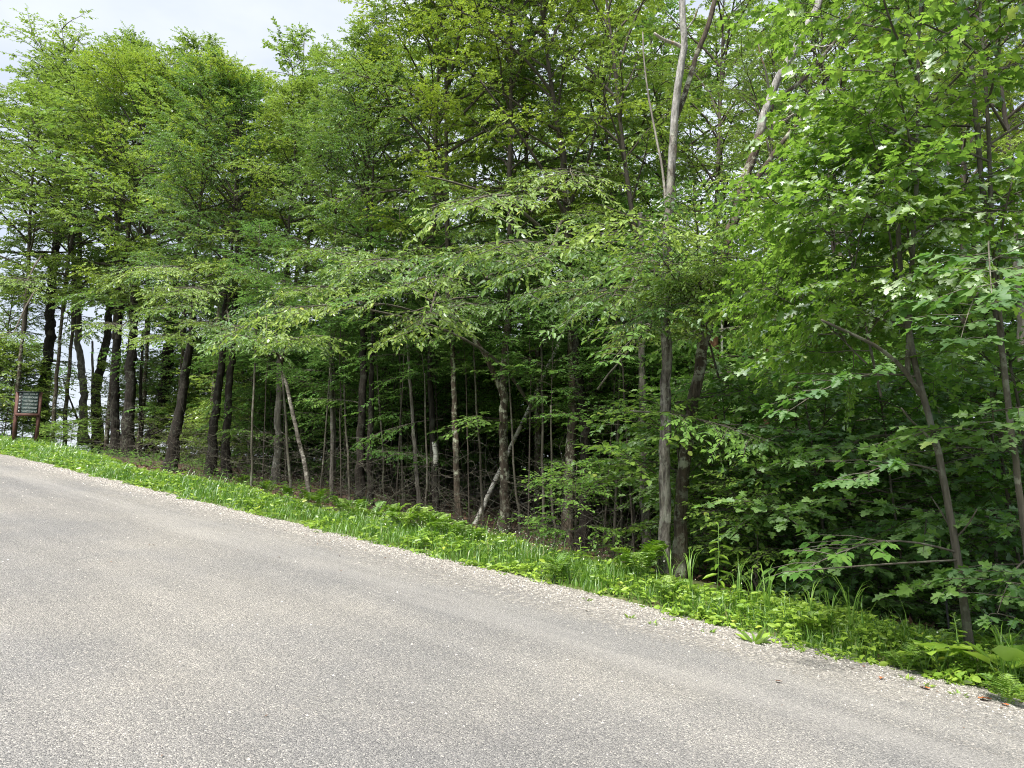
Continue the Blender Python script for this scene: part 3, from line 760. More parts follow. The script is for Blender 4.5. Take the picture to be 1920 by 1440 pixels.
tree('T23', [(1268, 1062), (1280, 900), (1300, 740), (1332, 600), (1366, 440), (1408, 300), (1434, 222), (1440, 180), (1472, 122), (1496, 98), (1506, 62), (1530, 25), (1545, -40)], 25, 'snag_lichen',
     'lichen covered trunk leaning right, bare and bleached at the top', None, name='dead_tree', top_w=13, D=9.4,
     limbs=[([(1438, 195, 0), (1475, 172, .1), (1500, 160, .15), (1530, 120, .2), (1575, 70, .3), (1590, 30, .35), (1615, -10, .4)], 10, 5, 'bark_lichen'),
            ([(1434, 225, 0), (1452, 236, -.1), (1470, 228, -.15), (1492, 212, -.2)], 9, 5, 'dead_wood'),
            ([(1442, 172, 0), (1436, 130, -.2), (1424, 100, -.25), (1420, 70, -.3)], 5, 2, 'dead_wood'),
            ([(1500, 85, 0), (1520, 84, -.1), (1545, 90, -.2), (1560, 84, -.3)], 4, 2, 'dead_wood'),
            ([(1385, 390, 0), (1430, 320, .3), (1452, 290, .4), (1480, 250, .5), (1540, 180, .6), (1560, 150, .6)], 13, 6, 'bark_lichen')])
tree('T24', [(1328, 985), (1326, 860), (1330, 700), (1336, 540)], 27, 'bark_red', 'broad reddish brown trunk set back behind the leaning lichen trunk', ('airy', 560, -120, .8, 20), D=16)
tree('T24b', [(1350, 985), (1350, 860), (1352, 700), (1356, 560)], 7, 'bark_birch', 'thin white birch stem against the right side of the broad brown trunk', None, name='birch_tree', D=15.2, flare=1.0)
tree('T25', [(1440, 1045), (1440, 900), (1437, 740), (1432, 560)], 19, 'bark_red', 'rusty brown trunk rising behind the young maple bush', ('airy', 620, 60, .7, 20), D=12.5)
tree('T26', [(1478, 990), (1478, 860), (1482, 690), (1488, 540)], 24, 'bark_lichen', 'dark lichen spotted trunk right of the rusty brown one', ('far', 560, -60, .8, 30), D=15.5)
tree('T27', [(1592, 1040), (1590, 900), (1586, 740), (1580, 560), (1570, 420)], 14, 'bark_grey', 'thin grey trunk alone in the low leaves between rusty trunk and roadside maple', ('ash', 520, -120, .85, 0), D=13.5)
tree('T30', [(1812, 1020), (1812, 860), (1810, 720), (1806, 600)], 14, 'bark_birch', 'pale birch trunk showing through the leaves behind the roadside maple', ('lime', 600, -100, .9, 0), name='birch_tree', D=14)
tree('T31', [(1925, 1050), (1922, 800), (1916, 620), (1908, 480), (1895, 330)], 24, 'bark_grey', 'pale grey trunk at the right edge behind the maple leaves', ('tall', 480, -250, .9, 0), D=10)

# the leaning white birch and the logs on the floor of the wood
def log(name, a, b, wpx, mat, label, D, cat='log', mid=None, group=None, D2=None):
    p, q = at(*a, D), at(*b, D2 or D)
    pts = [p] + ([at(*mid, D)] if mid else []) + [q]
    me, _ = trunk_mesh(pts, wpx / 2 * D / F_PX, wpx * .7 / 2 * D / F_PX, mat, 8, int(a[0]), 1.0, p)
    o = obj(name, me, None, p)
    return tag(o, label, cat, group)
p = foot(935, 945)
log('leaning_birch', (886, 996), (1060, 618), 9, 'bark_birch', 'white birch pole leaning to the right through the dark wood', 17.5, 'birch', (985, 780))
def lying(name, a, b, r, mat, label, cat='log', lift=.0):
    p, q = foot(*a), foot(*b)
    n = 6
    pts = []
    for i in range(n):
        v = p.lerp(q, i / (n - 1)); g = ground(v.x, v.y)
        pts.append(Vector((v.x, v.y, max(v.z, g) + r * .8 + lift)))
    me, _ = trunk_mesh(pts, r, r * .7, mat, 8, int(a[0]), 1.0, p)
    return tag(obj(name, me, None, p), label, cat)
lying('fallen_log', (880, 938), (1046, 932), .09, 'dead_wood', 'pale fallen log lying level across the floor of the wood')
lying('fallen_branch', (975, 945), (1050, 992), .045, 'dead_wood', 'pale fallen branch sloping down to the right from the level log', 'branch')
lying('fallen_branch', (1120, 965), (1215, 985), .05, 'bark_grey', 'grey fallen branch between the dark pair and the grey brown trunk', 'branch')
lying('fallen_log', (1590, 1045), (1790, 1075), .08, 'bark_dark', 'dark fallen log low in the shade behind the roadside maple')
lying('fallen_branch', (1480, 1080), (1600, 1100), .05, 'bark_grey', 'grey fallen branch in the shade left of the roadside maple', 'branch')

# --- the roadside maples at the right: lobed leaves near the camera
CR['maple'] = crown(41, 7.0, 2.3, 26, 7, 5, 8, .108, .108, 'leaf_maple', lo=.02, el=(.2, 1.0), r0=.035, tpl=T_MAPLE, peak=.55, open_=.35, bend=-.3, tilt=.48, barkmat='bark_maple')
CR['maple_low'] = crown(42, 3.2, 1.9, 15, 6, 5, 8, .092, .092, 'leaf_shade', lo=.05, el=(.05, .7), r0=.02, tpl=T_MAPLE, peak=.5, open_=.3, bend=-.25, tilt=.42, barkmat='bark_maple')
tree('M1', [(1822, 1240), (1802, 1090), (1786, 1000), (1757, 840), (1736, 762), (1718, 710), (1698, 600), (1686, 470), (1676, 330)], 15, 'bark_maple',
     'slim grey roadside maple with crooked forked trunk at the right of the verge', ('maple', 640, -420, .85, 120), name='maple_tree', top_w=8,
     limbs=[([(1726, 742, 0), (1702, 695, -.1), (1660, 655, -.2), (1600, 628, -.3), (1540, 600, -.4)], 10, 4, 'bark_maple'),
            ([(1757, 845, 0), (1735, 810, -.2), (1705, 790, -.3), (1690, 765, -.4)], 6, 3, 'bark_maple'),
            ([(1788, 1000, 0), (1765, 960, .1), (1745, 930, .2)], 5, 2, 'bark_maple'),
            ([(1790, 1010, 0), (1815, 985, -.1), (1832, 955, -.2)], 4, 2, 'bark_maple'),
            ([(1796, 1050, 0), (1700, 1055, -.4), (1600, 1062, -.7), (1500, 1070, -.9)], 4, 2, 'bark_maple')])
tree('M2', [(1950, 1255), (1925, 1000), (1902, 800), (1880, 620), (1858, 470), (1838, 300), (1822, 120)], 12, 'bark_maple',
     'thin maple stem at the right edge under bright hanging leaves', ('maple', 560, -420, .85, 20), name='maple_tree', D=6.4, top_w=9,
     limbs=[([(1880, 630, 0), (1868, 520, -.2), (1876, 420, -.4), (1900, 330, -.5)], 6, 3, 'bark_maple')])

mb = MB(); add_leaves(mb, np.zeros((1, 3)), np.array([[1., 0, 0]]), np.array([[0, 0, 1.]]), np.array([1.]), np.array([1.]), T_MAPLE)
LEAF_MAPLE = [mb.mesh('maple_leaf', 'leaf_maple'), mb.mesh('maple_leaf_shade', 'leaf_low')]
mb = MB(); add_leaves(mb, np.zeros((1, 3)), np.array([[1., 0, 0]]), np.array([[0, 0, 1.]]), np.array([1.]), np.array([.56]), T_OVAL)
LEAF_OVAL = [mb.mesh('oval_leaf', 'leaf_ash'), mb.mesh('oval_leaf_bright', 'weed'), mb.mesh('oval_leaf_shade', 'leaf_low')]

def leaf_matrix(rng, p, d, tilt, size):
    d = Vector(d).normalized(); n = Vector((rng.normal(0, tilt), rng.normal(0, tilt), 1)).normalized()
    s = n.cross(d).normalized(); u = d.cross(s)
    m = Matrix((d, s, u)).transposed().to_4x4()
    return Matrix.Translation(p) @ m @ Matrix.Diagonal((size, size, size, 1))

def pad(key, tip, D, length, n_side, leaf_me, seed, size=.125, from_y=None, from_pt=None, step=.16):
    """a flat near branch whose large leaves are each their own piece"""
    rng = np.random.default_rng(seed)
    t, fine, d = trees[key]
    a = Vector(fine[int(np.argmin(abs(fine[:, 2] - at(960, from_y, d).z)))])
    b = at(tip[0], tip[1], D)
    v = b - a
    n = 9
    line = [a + v * (i / (n - 1)) + Vector((0, 0, .10 * v.length * math.sin(math.pi * i / (n - 1)))) for i in range(n)]
    rel = np.array([list(q - t.location) for q in line])
    mb = MB(); mb.tube(rel, np.linspace(.011, .003, n), 5, False)
    dirv = np.array(list(v)); hd = unit(np.array([dirv[0], dirv[1], 0])); sd = np.array([-hd[1], hd[0], 0])
    places = []
    for k in range(n_side * 2 + 1):
        u = 1 - length * (k // 2) / n_side / max(v.length, .3)
        q, _ = along(rel, max(.1, u))
        sg = 1 if k % 2 else -1
        tl = (.16 + .5 * min(1, (k // 2 + 1) / n_side)) * rng.uniform(.6, 1.2)
        td = unit(hd * rng.uniform(.5, .9) + sd * sg * rng.uniform(.5, 1) + UP * rng.normal(-.05, .15)) if k else unit(hd + UP * -.1)
        e = q + td * tl
        mb.tube(np.array([q, (q + e) / 2 + UP * .02, e]), np.array([.004, .003, .002]), 4, False)
        m = max(2, int(tl / step) + 1)
        for j in range(m):
            pp = q + td * tl * (j + 1) / m
            for s2 in ((-1, 1) if j < m - 1 else (-1, 0, 1)):
                ld = unit(td * (.75 if s2 else 1) + np.cross(UP, td) * s2 * rng.uniform(.6, 1) + UP * rng.uniform(-.6, -.05))
                places.append((pp, ld))
    w = obj('branch', mb.mesh('branch', 'bark_maple', True), t)
    for pp, ld in places:
        o = obj('leaf', leaf_me, w)
        o.matrix_local = leaf_matrix(rng, Vector(pp), ld, .3, size * rng.uniform(.7, 1.2))
    return len(places)

NL = 0
NL += pad('M2', (1800, 640), 5.3, .9, 5, LEAF_MAPLE[1], 1, .115, 560)
NL += pad('M2', (1860, 560), 4.6, .8, 4, LEAF_MAPLE[1], 2, .115, 480)
NL += pad('M1', (1480, 770), 6.1, 1.1, 6, LEAF_MAPLE[1], 3, .10, 720)
NL += pad('M1', (1600, 900), 6.1, .7, 4, LEAF_MAPLE[1], 4, .10, 880)
NL += pad('M1', (1500, 1072), 6.0, 1.0, 6, LEAF_OVAL[2], 5, .11, 1040)
NL += pad('M2', (1870, 1150), 6.0, .6, 4, LEAF_MAPLE[1], 6, .105, 1060)
NL += pad('T22', (1145, 680), 8.2, 1.1, 7, LEAF_OVAL[0], 7, .105, 620, step=.12)
NL += pad('T18', (640, 570), 11.2, 1.5, 8, LEAF_OVAL[0], 8, .115, 640, step=.13)
NL += pad('T22', (1190, 520), 8.2, 1.1, 7, LEAF_OVAL[0], 9, .105, 450, step=.12)

# --- low leafy branches of the front trees, reaching out over the verge
branch('T18', 560, (500, 610), 12.0, 1); branch('T18', 540, (850, 500), 11.0, 0); branch('T18', 520, (760, 560), 11.5, 1)
branch('T20', 470, (930, 500), 9.8, 1); branch('T20', 430, (1010, 520), 9.5, 2); branch('T20', 380, (880, 420), 9.6, 1)
branch('T20', 520, (1150, 580), 10.2, 2); branch('T21', 520, (1140, 600), 9.0, 0); branch('T21', 460, (1230, 560), 8.8, 1)
branch('T17', 520, (780, 640), 11.8, 2); branch('T16', 500, (700, 520), 12.2, 1); branch('T14', 560, (560, 560), 14, 1)
branch('T12', 590, (500, 590), 14.5, 0); branch('T13', 520, (600, 480), 14, 1); branch('T9', 560, (330, 560), 17, 1)
branch('T9', 520, (270, 520), 17.5, 1); branch('T8', 590, (440, 640), 17, 0); branch('T7', 640, (290, 640), 20, 2)
branch('T7', 620, (400, 620), 19, 1); branch('T5', 620, (200, 620), 24, 1); branch('T1', 560, (10, 640), 24, 2)
branch('T1', 520, (30, 540), 23, 1); branch('T25', 640, (1340, 640), 10, 3); branch('T25', 700, (1350, 760), 10, 3)
branch('T26', 640, (1520, 640), 11, 3); branch('T27', 640, (1500, 600), 10.5, 3); branch('T27', 740, (1650, 820), 10.5, 3)
branch('T23', 560, (1400, 560), 9, 0); branch('T22', 560, (1330, 470), 8.6, 1); branch('T23', 640, (1240, 430), 8.3, 1); branch('T23', 600, (1235, 590), 8.4, 0); branch('T23', 640, (1300, 350), 8.4, 0); branch('T21', 560, (1180, 420), 8.6, 1)
branch('T11', 690, (470, 640), 13, 0); branch('T11', 680, (560, 640), 13, 2)

for y_, tip, D_, k_ in ((560, (1340, 470), 8.0, 1), (480, (1405, 430), 8.0, 2), (560, (1450, 520), 8.2, 1), (640, (1335, 570), 8.4, 2), (620, (1425, 620), 8.3, 1), (520, (1500, 480), 8.4, 2), (440, (1380, 330), 8.4, 1), (600, (1290, 500), 8.2, 2)):
    branch('T23', y_, tip, D_, k_)
CR['maple_mid'] = crown(43, 3.0, 1.7, 16, 6, 5, 8, .10, .10, 'leaf_maple', lo=.05, el=(.2, .9), r0=.018, tpl=T_MAPLE, peak=.5, open_=.3, bend=-.3, tilt=.35, barkmat='bark_maple')
for a_, b_, D_, D2_, rz_ in (((1640, 690), (1560, 330), 6.6, 7.0, 0.3), ((1600, 660), (1440, 520), 6.5, 7.4, 2.0), ((1690, 560), (1640, 180), 6.7, 6.6, 4.0)):
    put_crown(trees['M1'][0], 'maple_mid', at(*a_, D_), at(*b_, D2_), 1.0, rz_)
_rb = random.Random(77)
for key, y0, y1, m in (('T18', 430, 640, 5), ('T20', 330, 600, 7), ('T21', 380, 640, 5), ('T17', 430, 640, 4), ('T16', 430, 620, 4), ('T14', 450, 620, 4), ('T13', 420, 600, 4), ('T12', 480, 620, 4),
                       ('T9', 450, 620, 5), ('T8', 480, 620, 4), ('T7', 520, 640, 3), ('T6', 500, 620, 3), ('T5', 500, 620, 3), ('T3', 500, 600, 3), ('T1', 450, 600, 5), ('T25', 450, 760, 4), ('T26', 450, 700, 4), ('T27', 450, 800, 5)):
    t_, f_, d_ = trees[key]
    for _ in range((m + 1) // 2):
        y_ = _rb.uniform(y0, y1); bx = pix(*f_[len(f_) // 2])[0]
        branch(key, y_ - _rb.uniform(0, 60), (bx + _rb.uniform(-1, 1) * 2.6 * F_PX / d_, y_), d_ - _rb.uniform(.8, 3.0), _rb.choice([0, 1, 2, 2, 1] if key not in ('T25', 'T26', 'T27') else [3, 2]))
for key in ('T10', 'T12', 'T13', 'T15', 'T16', 'T17', 'T18', 'T20', 'T20b', 'T21', 'T22', 'T23'):
    t_, f_, d_ = trees[key]
    for _ in range(2):
        y_ = _rb.uniform(640, 860); bx = pix(*f_[len(f_) // 3])[0]
        tx = bx + _rb.choice([-1, 1]) * _rb.uniform(.5, 1) * 1.9 * F_PX / d_
        if 860 < tx < 1190 and y_ < 880: continue          # the leaning birch stands clear
        branch(key, y_ - _rb.uniform(-20, 50), (tx, y_), d_ - _rb.uniform(-.8, 1.2), 3)
# ---------------------------------------------------------------- saplings and the trees deeper in the wood
def stem_mesh(seed, H, r):
    rng = np.random.default_rng(seed)
    line = walk(rng, (0, 0, -.1), rng.uniform(0, 6), 1.53, H + .1, 12, 0, .09)
    line[:, :2] -= line[-1, :2] * np.linspace(0, 1, len(line))[:, None]
    mb = MB(); mb.tube(line, np.linspace(r * 1.1, r * .7, len(line)), 8)
    return mb
STEM = [(stem_mesh(70 + i, 1.0 * 8, r).mesh('stem', m, True)) for i, (r, m) in enumerate(((.17, 'bark_dark'), (.12, 'bark_maple'), (.2, 'bark_dark'), (.10, 'bark_lichen')))]
THIN = [(stem_mesh(80 + i, 1.0 * 4, r).mesh('stem', m, True)) for i, (r, m) in enumerate(((.024, 'bark_maple'), (.018, 'bark_twig'), (.03, 'bark_maple')))]

def plant_tree(name, x, y, stem, stem_h, stem_len, kind, ch, wide, label, group, rz, lean=(0, 0)):
    z = ground(x, y)
    t = thing(name, (x, y, z), label, 'tree', group)
    R = Matrix.Rotation(lean[0], 4, 'X') @ Matrix.Rotation(lean[1], 4, 'Y') @ Matrix.Rotation(rz, 4, 'Z')
    a = obj('trunk', stem, t); k = stem_len / stem_h
    a.matrix_local = R @ Matrix.Diagonal((1, 1, k, 1))
    if kind:
        wood, leaves, H = CR[kind]; s = ch / H
        m = R @ Matrix.Translation((0, 0, stem_len * .97)) @ Matrix.Diagonal((s * wide, s * wide, s, 1))
        obj('limbs', wood, t).matrix_local = m
        obj('crown', leaves, t).matrix_local = m
    return t

R2 = random.Random(8)
# tall trees behind the front row
n = 0
placed = [tuple(v[0].location[:2]) for v in trees.values()]
tries = 0
while n < 26 and tries < 4000:
    tries += 1
    w, s = R2.uniform(12.5, 29), R2.uniform(-24, 36)
    x, y = xy(w, s)
    if y < 9: continue
    px = pix(x, y, ground(x, y))[0]
    if px > 2100 or px < 520: continue
    if any((x - a) ** 2 + (y - b) ** 2 < (2.3 + .02 * y) ** 2 for a, b in placed): continue
    placed.append((x, y))
    i = R2.randrange(4)
    sl = R2.uniform(5.0, 8.5)
    plant_tree('forest_tree', x, y, STEM[i], 8.0, sl, R2.choice(['far', 'far_b', 'far_c', 'far']), R2.uniform(8, 11), R2.uniform(.85, 1.1),
               'tall dark trunk standing deep in the wood behind the front trees', 'trees deep in the wood', R2.uniform(0, 6), (R2.uniform(-.06, .06), R2.uniform(-.06, .06)))
    n += 1
# understory: leafy young trees among and behind them
n = tries = 0
while n < 115 and tries < 6000:
    tries += 1
    w, s = R2.uniform(13.0, 36), R2.uniform(-20, 40)
    x, y = xy(w, s)
    if y < 11: continue
    px = pix(x, y, ground(x, y))[0]
    if px > 2150 or px < 215: continue
    if px < 1230 and w < 14.5: continue
    if any((x - a) ** 2 + (y - b) ** 2 < 1.1 for a, b in placed): continue
    placed.append((x, y))
    deep = w > 17
    sl = R2.uniform(.1, .8) if (deep or px > 1250) else R2.uniform(.8, 2.0)
    plant_tree('understory_tree', x, y, R2.choice(THIN), 4.0, sl, R2.choice(['under', 'under_b']) if w < 20 else 'thicket', R2.uniform(4.5, 7.5), R2.uniform(1.0, 1.45),
               'young leafy understory tree in the shade deep in the wood', 'understory trees deep in the wood', R2.uniform(0, 6), (R2.uniform(-.08, .08), R2.uniform(-.08, .08)))
    n += 1
n = tries = 0
while n < 20 and tries < 3000:
    tries += 1
    w, s = R2.uniform(11.6, 18), R2.uniform(3, 24)
    x, y = xy(w, s)
    px = pix(x, y, ground(x, y))[0]
    if px > 1260 or px < 420 or 930 < px < 1090 or any((x - a) ** 2 + (y - b) ** 2 < .7 for a, b in placed): continue
    placed.append((x, y)); n += 1
    plant_tree('understory_tree', x, y, R2.choice(THIN), 4.0, R2.uniform(.1, 1.2), R2.choice(['under', 'under_b', 'airy_low']), R2.uniform(2.6, 5.0), R2.uniform(.9, 1.3),
               'young leafy tree in the shade among the front trunks', 'young trees among the front trunks', R2.uniform(0, 6), (R2.uniform(-.1, .1), R2.uniform(-.1, .1)))
for i, (a, D, h) in enumerate([(208, 40, 5.0), (234, 42, 5), (262, 38, 5), (290, 40, 5), (312, 37, 5), (340, 36, 5.5), (366, 34, 5), (395, 34, 5.5), (425, 32, 5), (455, 31, 5.5), (490, 29, 5), (530, 28, 5), (575, 27, 5), (615, 28, 5)]):
    p = at(a, 830, D)
    plant_tree('understory_tree', p.x, p.y, THIN[i % 3], 4.0, .25, 'thicket_lit', h, R2.uniform(.9, 1.2), ORD[i] + ' green thicket tree from the left behind the dark row of trunks', 'thicket behind the dark row', a)
for i, (a, D, h) in enumerate([(-60, 37, 6.5), (-28, 38, 6), (2, 37, 5.5), (24, 39, 5.5), (44, 40, 4.6)]):
    p = at(a, 832, D)
    plant_tree('roadside_tree', p.x, p.y, THIN[i % 3], 4.0, .2, 'thicket_lit', h, 1.1, ORD[i] + ' leafy tree from the left in the green mass behind the direction sign', 'green mass behind the sign', a)
for i, (a, D) in enumerate([(300, 34), (330, 32), (352, 33), (378, 31), (402, 30), (432, 29), (458, 29), (484, 28), (512, 27), (545, 26), (580, 27), (620, 26), (660, 25), (705, 25), (745, 24)]):
    p = at(a, 840, D)
    plant_tree('low_bush', p.x, p.y, THIN[i % 3], 4.0, .05, 'thicket_lit' if a < 500 else 'thicket', 2.6, 1.25, ORD[i] + ' low green bush from the left deep between the trunks', 'low bushes deep between the trunks', a)
for a, D, y0, y1, kind, lab in ((1160, 18, 480, -60, 'far', 'leafy crowned tree seen between the dark pair and the dead trunk'), (1375, 20, 500, -20, 'far_b', 'leafy crowned tree seen between the two bare dead trunks'), (1010, 19, 470, -80, 'far_c', 'leafy crowned tree seen behind the white birch'), (96, 36, 560, 150, 'far', 'leafy crowned tree right behind the thick dark trunk by the sign')):
    p = at(a, 840, D); b = at(a, y0, D); c = at(a, y1, D); g = ground(p.x, p.y)
    plant_tree('forest_tree', p.x, p.y, STEM[3], 8.0, b.z - g, kind, c.z - b.z, 1.0, lab, None, a)
# bare thin saplings just behind the verge
SAP = [(470, 925, 560), (492, 918, 700), (548, 930, 700), (600, 935, 690), (640, 940, 620), (655, 938, 720), (722, 952, 650), (742, 955, 600), (756, 950, 660), (800, 975, 700), (880, 985, 690), (905, 990, 640),
       (975, 1005, 660), (990, 1012, 700), (1022, 1015, 640), (1040, 1020, 760), (1130, 1035, 700), (1150, 1040, 620), (1168, 1038, 740), (1190, 1050, 680), (1300, 1060, 760), (1400, 1060, 720), (1530, 1075, 700), (1640, 1090, 720)]
for i, (a, b, c) in enumerate(SAP):
    p = foot(a, b + R2.uniform(-4, 6))
    q = at(a + R2.uniform(-25, 25), c, p.y)
    H = q.z - p.z
    t = plant_tree('sapling', p.x, p.y, THIN[i % 3], 4.0, H, 'under_b', R2.uniform(1.6, 2.6), R2.uniform(.8, 1.2),
                   ORD[i] + ' thin sapling stem from the left just behind the verge', 'thin saplings behind the verge', R2.uniform(0, 6), (R2.uniform(-.04, .04), (q.x - p.x) / H))
# low shade maples that fill the right side under the roadside maple
LOW = [(1385, 1010, 10.5, 2.6), (1480, 1010, 10, 3.0), (1560, 1020, 9.0, 2.4), (1640, 1030, 10.5, 3.2), (1700, 1060, 8.6, 2.6), (1760, 1020, 11, 3.4), (1850, 1040, 9.0, 3.2), (1930, 1060, 8.2, 3.0), (1580, 900, 13, 3.6), (1900, 950, 12, 3.6),
       (1460, 920, 13.5, 3.4), (1690, 900, 14, 3.8), (1360, 930, 14, 3.2), (1980, 1100, 7.4, 2.8)]
for i, (a, b, D, h) in enumerate(LOW):
    p = at(a, b, D)
    plant_tree('shade_maple', p.x, p.y, THIN[i % 3], 4.0, .35, 'maple_low', h, R2.uniform(1.0, 1.3),
               ORD[sorted(v[0] for v in LOW).index(a)] + ' low spreading shade maple from the left in the dark right part', 'low shade maples at the right', R2.uniform(0, 6))
YOUNG = [((1290, 1075), 9.6, 1.9, 'bright young maple bush beside the foot of the dead grey trunk'), ((1345, 1060), 10.4, 1.6, 'smaller bright young maple right of the bright maple bush'),
         ((1420, 1105), 8.8, 1.2, 'small leafy seedling tree behind the tall grass right of the leafy stalk'), ((1075, 1045), 9.8, 1.0, 'low leafy seedling between the dark pair of trunks and the verge')]
for i, ((a, b), D, h, lab) in enumerate(YOUNG):
    p = at(a, b, D)
    plant_tree('young_maple', p.x, p.y, THIN[1], 4.0, .3, 'young', h, 1.1, lab, 'young maples at the edge of the wood', i * 1.3)
for i, (a, D, y0, y1, kind) in enumerate(((25, 36, 600, 160, 'far'), (120, 39, 590, 120, 'far_b'), (200, 36, 610, 110, 'far'), (262, 33, 620, 110, 'far_c'), (330, 31, 610, 110, 'far'), (395, 29, 600, 90, 'far_b'), (470, 27, 600, 130, 'far'), (560, 27, 590, 150, 'far_c'))):
    p = at(a, 830, D); b = at(a, y0, D); c = at(a, y1, D); g = ground(p.x, p.y)
    plant_tree('forest_tree', p.x, p.y, STEM[3], 8.0, b.z - g, kind, c.z - b.z, 1.05, ORD[i] + ' leafy tree from the left behind the dark row of trunks', 'trees behind the dark row', a)
# a leafy tree and bushes beyond the sign, where the road tops the rise
for (a, b, D, h, kind, lab) in [(-25, 835, 40, 10.5, 'broad', 'big leafy tree hanging low behind the direction sign'), (30, 828, 46, 8, 'under', 'small leafy tree behind the left post of the direction sign'),
                                (130, 828, 34, 1.3, 'young', 'low bright bush in the gap between the two leftmost trunks'), (112, 830, 36, 1.1, 'young', 'low round bush right behind the leftmost thick trunk'),
                                (15, 830, 38, 1.0, 'young', 'low bush under the direction sign'), (60, 834, 39, 3.0, 'under_b', 'thin young tree just behind the direction sign')]:
    p = at(a, b, D)
    plant_tree('roadside_tree' if h > 2 else 'roadside_bush', p.x, p.y, THIN[2], 4.0, .5 if h > 2 else .1, kind, h, 1.0 if h > 2 else 1.8, lab, None, a)

def number_group(group, text):
    g = [o for o in COL.objects if o.get('group') == group]
    g.sort(key=lambda o: pix(*o.location)[0])
    for o, w_ in zip(g, ORD): o['label'] = w_ + ' ' + text
number_group('young trees among the front trunks', 'young leafy tree from the left in the shade among the front trunks')
number_group('trees deep in the wood', 'tall tree from the left deep in the wood behind the front trees')

# ---------------------------------------------------------------- the direction sign
def sign():
    p = foot(46, 838); k = p.y / F_PX
    yaw = math.atan2(-p.x, -p.y) * -1
    face = math.atan2(p.x, p.y)
    t = thing('direction_sign', p, 'brown wooden direction sign with six dark green road name panels', 'sign', rz=-face - .25)
    wd, top = 37 * k, 104 * k
    b0, b1 = 63 * k, 103 * k
    for sx in (-1, 1):
        for sy in (0, 1):
            mb = MB(); mb.box((0, 0, 0), (.085, .085, top + .1 - .03 * sy)); me = mb.mesh('post', 'sign_wood')
            obj('post', me, t, (sx * (wd / 2 + .0) + (-.06 * sy), .02 + .16 * sy, top / 2 - .05))
    mb = MB(); mb.box((0, -.03, (b0 + b1) / 2), (wd - .09, .03, b1 - b0)); obj('backing_board', mb.mesh('backing_board', 'sign_dark'), t)
    mb = MB(); mb.box((0, -.045, b0 - .055), (wd + .02, .05, .10)); obj('bottom_rail', mb.mesh('bottom_rail', 'sign_wood'), t)
    mb = MB(); mb.box((0, -.04, b1 + .012), (wd + .06, .10, .022)); obj('top_cap', mb.mesh('top_cap', 'sign_dark'), t)
    words = ['BARNEY BROOK RD', 'CLUBHOUSE', 'THREE STREAMS WAY', "LOWER HOWE'S RD", "UPPER HOWE'S RD", "HOWE'S LOOP RD"]
    turn = [math.pi / 2, math.pi / 2, math.pi, math.pi, math.pi / 2, math.pi / 2]
    ph = (b1 - b0) / 6
    for i, wd_ in enumerate(words):
        zc = b1 - ph * (i + .5)
        x0, x1 = -wd / 2 + .16, wd / 2 - .055
        mb = MB(); mb.box((0, 0, 0), (x1 - x0, .012, ph * .84)); pn = obj('name_panel', mb.mesh('name_panel', 'sign_green'), t, ((x0 + x1) / 2, -.052, zc))
        mb = MB(); ww, hh, e = x1 - x0, ph * .84, .006
        for cx, cz, sx, sz in ((0, hh / 2 - e, ww, e), (0, -hh / 2 + e, ww, e), (-ww / 2 + e, 0, e, hh - 3 * e), (ww / 2 - e, 0, e, hh - 3 * e)): mb.box((cx, -.008, cz), (sx, .003, sz))
        obj('border', mb.mesh('border', 'sign_border'), pn)
        fc = bpy.data.curves.new('lettering', 'FONT'); fc.body = wd_; fc.size = ph * .66; fc.extrude = .001; fc.offset = .002
        fc.align_x = 'LEFT'; fc.align_y = 'CENTER'; fc.space_character = 1.0
        fc.materials.append(M['sign_white'])
        tmp = bpy.data.objects.new('lettering_source', fc); COL.objects.link(tmp)
        bpy.context.view_layer.update()
        me = bpy.data.meshes.new_from_object(tmp); fw = max(v.co.x for v in me.vertices)
        bpy.data.objects.remove(tmp)
        fo = obj('lettering', me, pn, (-ww / 2 + .025, -.0095, 0), (math.pi / 2, 0, 0), (min(1, (ww - .04) / fw), 1, 1))
        mb = MB(); a = ph * .30
        mb.add([[-a, -.002, -a * .8], [a, -.002, -a * .8], [0, -.002, a * .9], [-a, .004, -a * .8], [a, .004, -a * .8], [0, .004, a * .9]], [[0, 1, 2], [3, 5, 4]], [[0, 3, 4, 1], [1, 4, 5, 2], [2, 5, 3, 0]])
        ar = obj('arrow', mb.mesh('arrow', 'sign_white'), t, (-wd / 2 + .095, -.052, zc), (0, turn[i], 0))
sign()

# ---------------------------------------------------------------- verge: grass, weeds, ferns
def verge_in(w, s):
    """how far inside the green verge a spot is (0 at its ragged edges)"""
    lo = 6.62 + .16 * np.sin(s * 1.9) * np.sin(s * .7 + 1) + .10 * np.sin(s * 4.3) + .05 * np.sin(s * 11) + .25 * sstep(5.2, 4.4, s) * sstep(3.4, 4.2, s)
    hi = 8.22 + .25 * np.sin(s * .8 + 2) + .15 * np.sin(s * 2.7) + 1.3 * sstep(20, 30, s)
    return np.minimum((w - lo) / .35, (hi - w) / .5)

